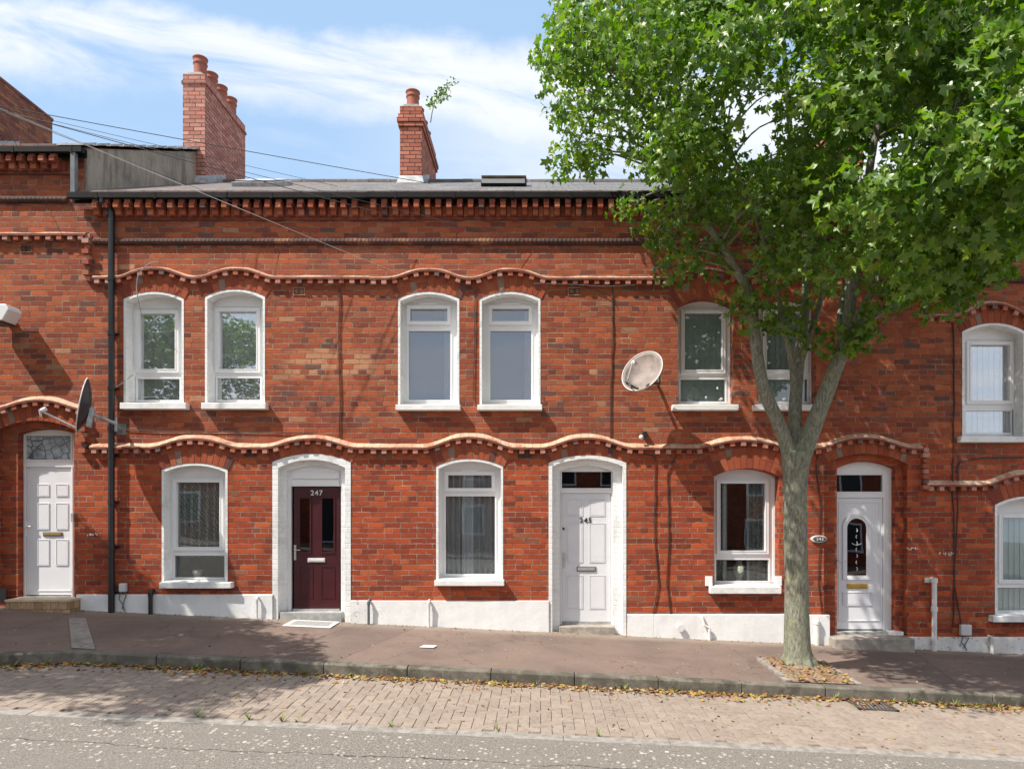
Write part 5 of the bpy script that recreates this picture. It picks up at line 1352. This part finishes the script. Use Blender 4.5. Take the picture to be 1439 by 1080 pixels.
shape = np.array([(0.0, 0.05)] + outl); NV = len(shape)
def leaves(clumps, seed, dens=1.0):
    r = np.random.default_rng(seed); C_, N_, T_, S_ = [], [], [], []
    for c, e, yy in clumps:
        R0 = float(r.uniform(.24, .42)); 
        if e < 60: R0 = min(R0, .12 + e / 330)
        n = int(dens * 62 * (R0 / .33) ** 2) + 6
        out = Vector((c.x - TX, (c.y - TY) * 1.2, (c.z - 6.2) * .8)); out = out.normalized() if out.length > .1 else Vector((0, 0, 1))
        d = r.normal(size=(n, 3)); d /= np.linalg.norm(d, axis=1)[:, None]; rad = R0 * r.uniform(.25, 1, n)[:, None] ** .6
        p = np.array(c) + d * rad * np.array([1, 1, .78])
        nm = d * .55 + np.array(out) * .45 + np.array([-.25, -.1, .75]) + r.normal(size=(n, 3)) * .7
        nm /= np.linalg.norm(nm, axis=1)[:, None]
        tip = d * .8 + np.array(out) * .4 + np.array([.35, 0, -.75]) + r.normal(size=(n, 3)) * .5
        tip -= nm * (tip * nm).sum(1)[:, None]; tip /= np.linalg.norm(tip, axis=1)[:, None]
        C_.append(p); N_.append(nm); T_.append(tip); S_.append(r.uniform(.034, .084, n) * (1.0 + .22 * min(1, max(-.5, (c.x - 2.5) / 3))))
    C_, N_, T_, S_ = (np.concatenate(q) for q in (C_, N_, T_, S_)); B_ = np.cross(T_, N_); n = len(C_)
    keep = C_[:, 1] < -.3; C_, N_, T_, S_, B_ = C_[keep], N_[keep], T_[keep], S_[keep], B_[keep]; n = len(C_)
    sx = shape[:, 0][None, :]; sy = shape[:, 1][None, :]
    fold = r.uniform(.1, 1.0, n)[:, None]; curl = r.uniform(.1, 1.2, n)[:, None]
    hz = fold * np.abs(sx) - curl * (sy ** 2) * .6 - .15 * sx ** 2 * r.uniform(-1, 2, n)[:, None]
    V = C_[:, None, :] + S_[:, None, None] * (sx[..., None] * B_[:, None, :] + sy[..., None] * T_[:, None, :] + hz[..., None] * N_[:, None, :])
    V = V.reshape(-1, 3)
    k = np.arange(1, NV); tri = np.stack([np.zeros_like(k), k, np.roll(k, -1)], 1)
    Fc = (np.arange(n) * NV)[:, None, None] + tri[None]
    return V, Fc.reshape(-1, 3), n
def mesh_np(name, V, Fc, mat, org):
    me = bpy.data.meshes.new(name); V = V - np.array(org)
    me.vertices.add(len(V)); me.vertices.foreach_set('co', V.astype(np.float32).ravel())
    me.loops.add(len(Fc) * 3); me.loops.foreach_set('vertex_index', Fc.astype(np.int32).ravel())
    me.polygons.add(len(Fc)); me.polygons.foreach_set('loop_start', (np.arange(len(Fc)) * 3).astype(np.int32))
    me.update(calc_edges=True); me.validate(); me.materials.append(mat); return me
V, Fc, nl = leaves(clumps, 11)
print('leaves', nl, 'clumps', len(clumps))
me = mesh_np('crown', V, Fc, M['leaf'], ORG[tree.name]); crown = bpy.data.objects.new('crown', me); COL.objects.link(crown); crown.parent = tree
mb = MB()
for c, e, yy in clumps:
    if random.random() > .8: continue
    best = min(limbpts, key=lambda q: (q[0] - c).length + max(0, q[0].z - c.z) * .8)
    s = best[0]; L = (c - s).length
    if L > 1.35: continue
    m1 = s.lerp(c, .5) + Vector((random.gauss(0, .08), random.gauss(0, .08), .12 * L)); mb.tube(spl([s, m1, c], 4), rads(min(.018, best[1] * .7), .004, 9), 5)
tw = mb.build('twigs', M['bark'], tree, smooth=True)
# a second street tree beyond the left edge: it throws the shade on the left pavement
t2 = thing('street_tree', 'second maple on the kerb build-out beyond the left edge', 'tree', (-9.1, -4.1, PZ(-9.1, -4.1)))
for ob in (trunk, crown, tw):
    c = ob.copy(); COL.objects.link(c); c.parent = t2; c.matrix_parent_inverse = Matrix.Identity(4)
    c.scale = (.98, .86, .72); c.rotation_euler = (0, 0, R_(150))

# sprig on the second chimney
c0 = P(605, 172, 4.3); t = thing('chimney_weed', 'wispy green sapling growing out of the second chimney stack', 'plant', c0)
mb = MB(); stem = spl([c0, P(608, 155, 4.3), P(613, 140, 4.32), P(622, 128, 4.35), P(640, 114, 4.35)]); mb.tube(stem, rads(.014, .004, len(stem)), 6)
st2 = spl([P(609, 152, 4.3), P(606, 146, 4.25), P(603, 143, 4.2)]); mb.tube(st2, .005, 5)
st3 = spl([P(616, 136, 4.32), P(624, 138, 4.35), P(628, 128, 4.3)]); mb.tube(st3, .005, 5)
mb.build('stem', M['bark'], t)
mb = MB()
for q in stem[10:] + st2[3:] + st3[3:] + stem[10:] + stem[14:26] + st3:
    for k in range(2):
        a = random.uniform(0, 6.28); d = Vector((math.cos(a), random.uniform(-.6, .6), math.sin(a))).normalized(); pq = Vector((-d.z, random.uniform(-.4, .4), d.x)).normalized(); b = q + d * random.uniform(.01, .09); s = random.uniform(.035, .07)
        mb.add([b, b + d * s * .5 + pq * s * .35, b + d * s, b + d * s * .5 - pq * s * .35], [(0, 1, 2, 3)])
mb.build('foliage', M['leaf'], t)

# ---------------- the houses across the street (seen only in the window glass)
def opposite(xa, xb, k):
    xm = (xa + xb) / 2; z0 = GZ(xm, -19)
    t = thing('terraced_house', 'brick terraced house across the street, seen reflected in the windows', 'house', (xm, -19.2, z0), 'terraced houses across the street')
    mb = MB(); mb.box(xa, xb, -26, -19.2, z0 - 1, z0 + 4.7); mb.build('wall', M['opp'], t)
    mb = MB(); mb.add([(xa, -19, z0 + 4.65), (xb, -19, z0 + 4.65), (xb, -22.6, z0 + 6.5), (xa, -22.6, z0 + 6.5), (xa, -26.2, z0 + 4.65), (xb, -26.2, z0 + 4.65)], [(0, 1, 2, 3), (3, 2, 5, 4), (0, 3, 4), (1, 2, 5)]); mb.build('roof', M['slate'], t)
    for cx, cz, w_, h_ in ((xm - .9, 3.5, .8, 1.2), (xm + .9, 3.5, .8, 1.2), (xm - .9, 1.3, 1.0, 1.3), (xm + 1.0, 1.0, .8, 2.0)):
        mb = MB(); q = rect(cx - w_ / 2, cx + w_ / 2, z0 + cz + h_ / 2, z0 + cz - h_ / 2)
        mb.prism(q, -19.2, -19.14); mb.prism(grow(q, -.09), -19.139, -19.13, 1); mb.build('window', [M['pvc'], M['black']], t)
x = -16.0
for k in range(8): opposite(x, x + 4.0, k); x += 4.01

# ------------------------------------------------------------------ light, sky, camera
sd = Vector((1.85, 1.0, -2.75)).normalized()
L = bpy.data.lights.new('sun', 'SUN'); L.energy = 3.9; L.angle = R_(.5); L.color = (1, .94, .85)
so = bpy.data.objects.new('sun', L); COL.objects.link(so); so.rotation_euler = sd.to_track_quat('-Z', 'Y').to_euler(); so.location = (-10, -8, 14)
W = bpy.data.worlds.new('World'); S.world = W; W.use_nodes = True; t = NT(W.node_tree)
bg = W.node_tree.nodes['Background']
sky = t.n('ShaderNodeTexSky', sky_type='NISHITA', sun_disc=False, sun_elevation=math.asin(-sd.z), sun_rotation=math.atan2(-sd.x, -sd.y), altitude=50, air_density=1.0, dust_density=1.0, ozone_density=1.2)
tc = t.n('ShaderNodeTexCoord').outputs['Generated']; sp = t.n('ShaderNodeSeparateXYZ', ins={0: tc})
zz = t.math('MAXIMUM', sp.outputs[2], .06)
# cloud layer: project on a flat sheet overhead, stretched streaks
u = t.math('DIVIDE', sp.outputs[0], zz); v = t.math('DIVIDE', sp.outputs[1], zz)
rot = R_(24); uu = t.math('ADD', t.math('MULTIPLY', u, math.cos(rot)), t.math('MULTIPLY', v, math.sin(rot))); vv = t.math('SUBTRACT', t.math('MULTIPLY', v, math.cos(rot)), t.math('MULTIPLY', u, math.sin(rot)))
cv = t.comb(t.math('MULTIPLY', uu, .55), vv, 2.3)
n1 = t.noise(cv, 1.5, 8, .55, .35); n2 = t.noise(t.comb(u, v, 8.0), .7, 3)
# a broad white bank runs down from the upper left over the street
yy = t.math('MAXIMUM', sp.outputs[1], .05); a = t.math('DIVIDE', sp.outputs[0], yy); b = t.math('DIVIDE', sp.outputs[2], yy)
ln = t.math('SUBTRACT', b, t.math('ADD', .585, t.math('MULTIPLY', a, -.14)))
wob = t.math('MULTIPLY', t.math('SUBTRACT', t.noise(t.comb(a, b, .0), 3.2, 6, .6), .5), .17)
ln = t.math('ADD', ln, wob)
ln = t.math('MULTIPLY', ln, t.math('SUBTRACT', 1.0, t.math('MULTIPLY', a, .5)))
bank = t.math('MULTIPLY', t.step(ln, -.11, -.02), t.step(ln, .085, .035))
rt = t.math('MULTIPLY', t.step(a, -.35, .05), t.step(t.math('ADD', b, wob), .36, .46)); rt = t.math('MULTIPLY', rt, t.step(ln, .085, .035))
bank = t.math('MAXIMUM', bank, t.math('MULTIPLY', rt, .7))
front = t.step(sp.outputs[1], .05, .3)
gen = t.math('MULTIPLY', t.step(t.math('ADD', n1, t.math('MULTIPLY', t.math('SUBTRACT', n2, .5), .5)), .34, .56), .95)
streak = t.noise(t.comb(t.math('ADD', t.math('MULTIPLY', a, 1.0), t.math('MULTIPLY', b, .3)), t.math('MULTIPLY', t.math('ADD', b, t.math('MULTIPLY', a, .2)), 4.2), 1.0), 3.0, 8, .62, .6)
wisp = t.math('MULTIPLY', t.step(n1, .52, .75), .35)
gen = t.math('MAXIMUM', gen, .6)  # unseen cloud behind the camera, thickened to lift facade fill and pane reflections
cl = t.mixf(front, gen, t.math('MAXIMUM', t.math('MULTIPLY', bank, t.step(t.math('ADD', t.math('MULTIPLY', streak, .75), t.math('MULTIPLY', n1, .4)), .36, .62)), wisp, clamp=True))
hz = t.step(sp.outputs[2], .5, .05); 
skc = t.mix(.75, sky.outputs[0], (3.1, 4.6, 6.6))
skc = t.mix(t.math('MULTIPLY', hz, .45), skc, (5.0, 6.0, 6.9))
col = t.mix(t.math('MULTIPLY', cl, .94), skc, (6.0, 6.2, 6.7))
W.node_tree.links.new(col, bg.inputs[0]); bg.inputs[1].default_value = .092

cam = bpy.data.cameras.new('camera'); cam.sensor_width = 36; cam.lens = F / 1439 * 36; cam.shift_x = -(VX - 719.5) / 1439; cam.shift_y = (VY - 540) / 1439; cam.clip_end = 600; cam.clip_start = .05
co = bpy.data.objects.new('camera', cam); COL.objects.link(co); co.location = (0, -DW, EYE); co.rotation_euler = (R_(90), 0, 0); S.camera = co
S.view_settings.view_transform = 'Standard'; S.view_settings.look = 'None'; S.view_settings.exposure = 0.86; S.view_settings.gamma = 1
S.render.engine = 'CYCLES'; S.cycles.max_bounces = 8; S.cycles.transparent_max_bounces = 12
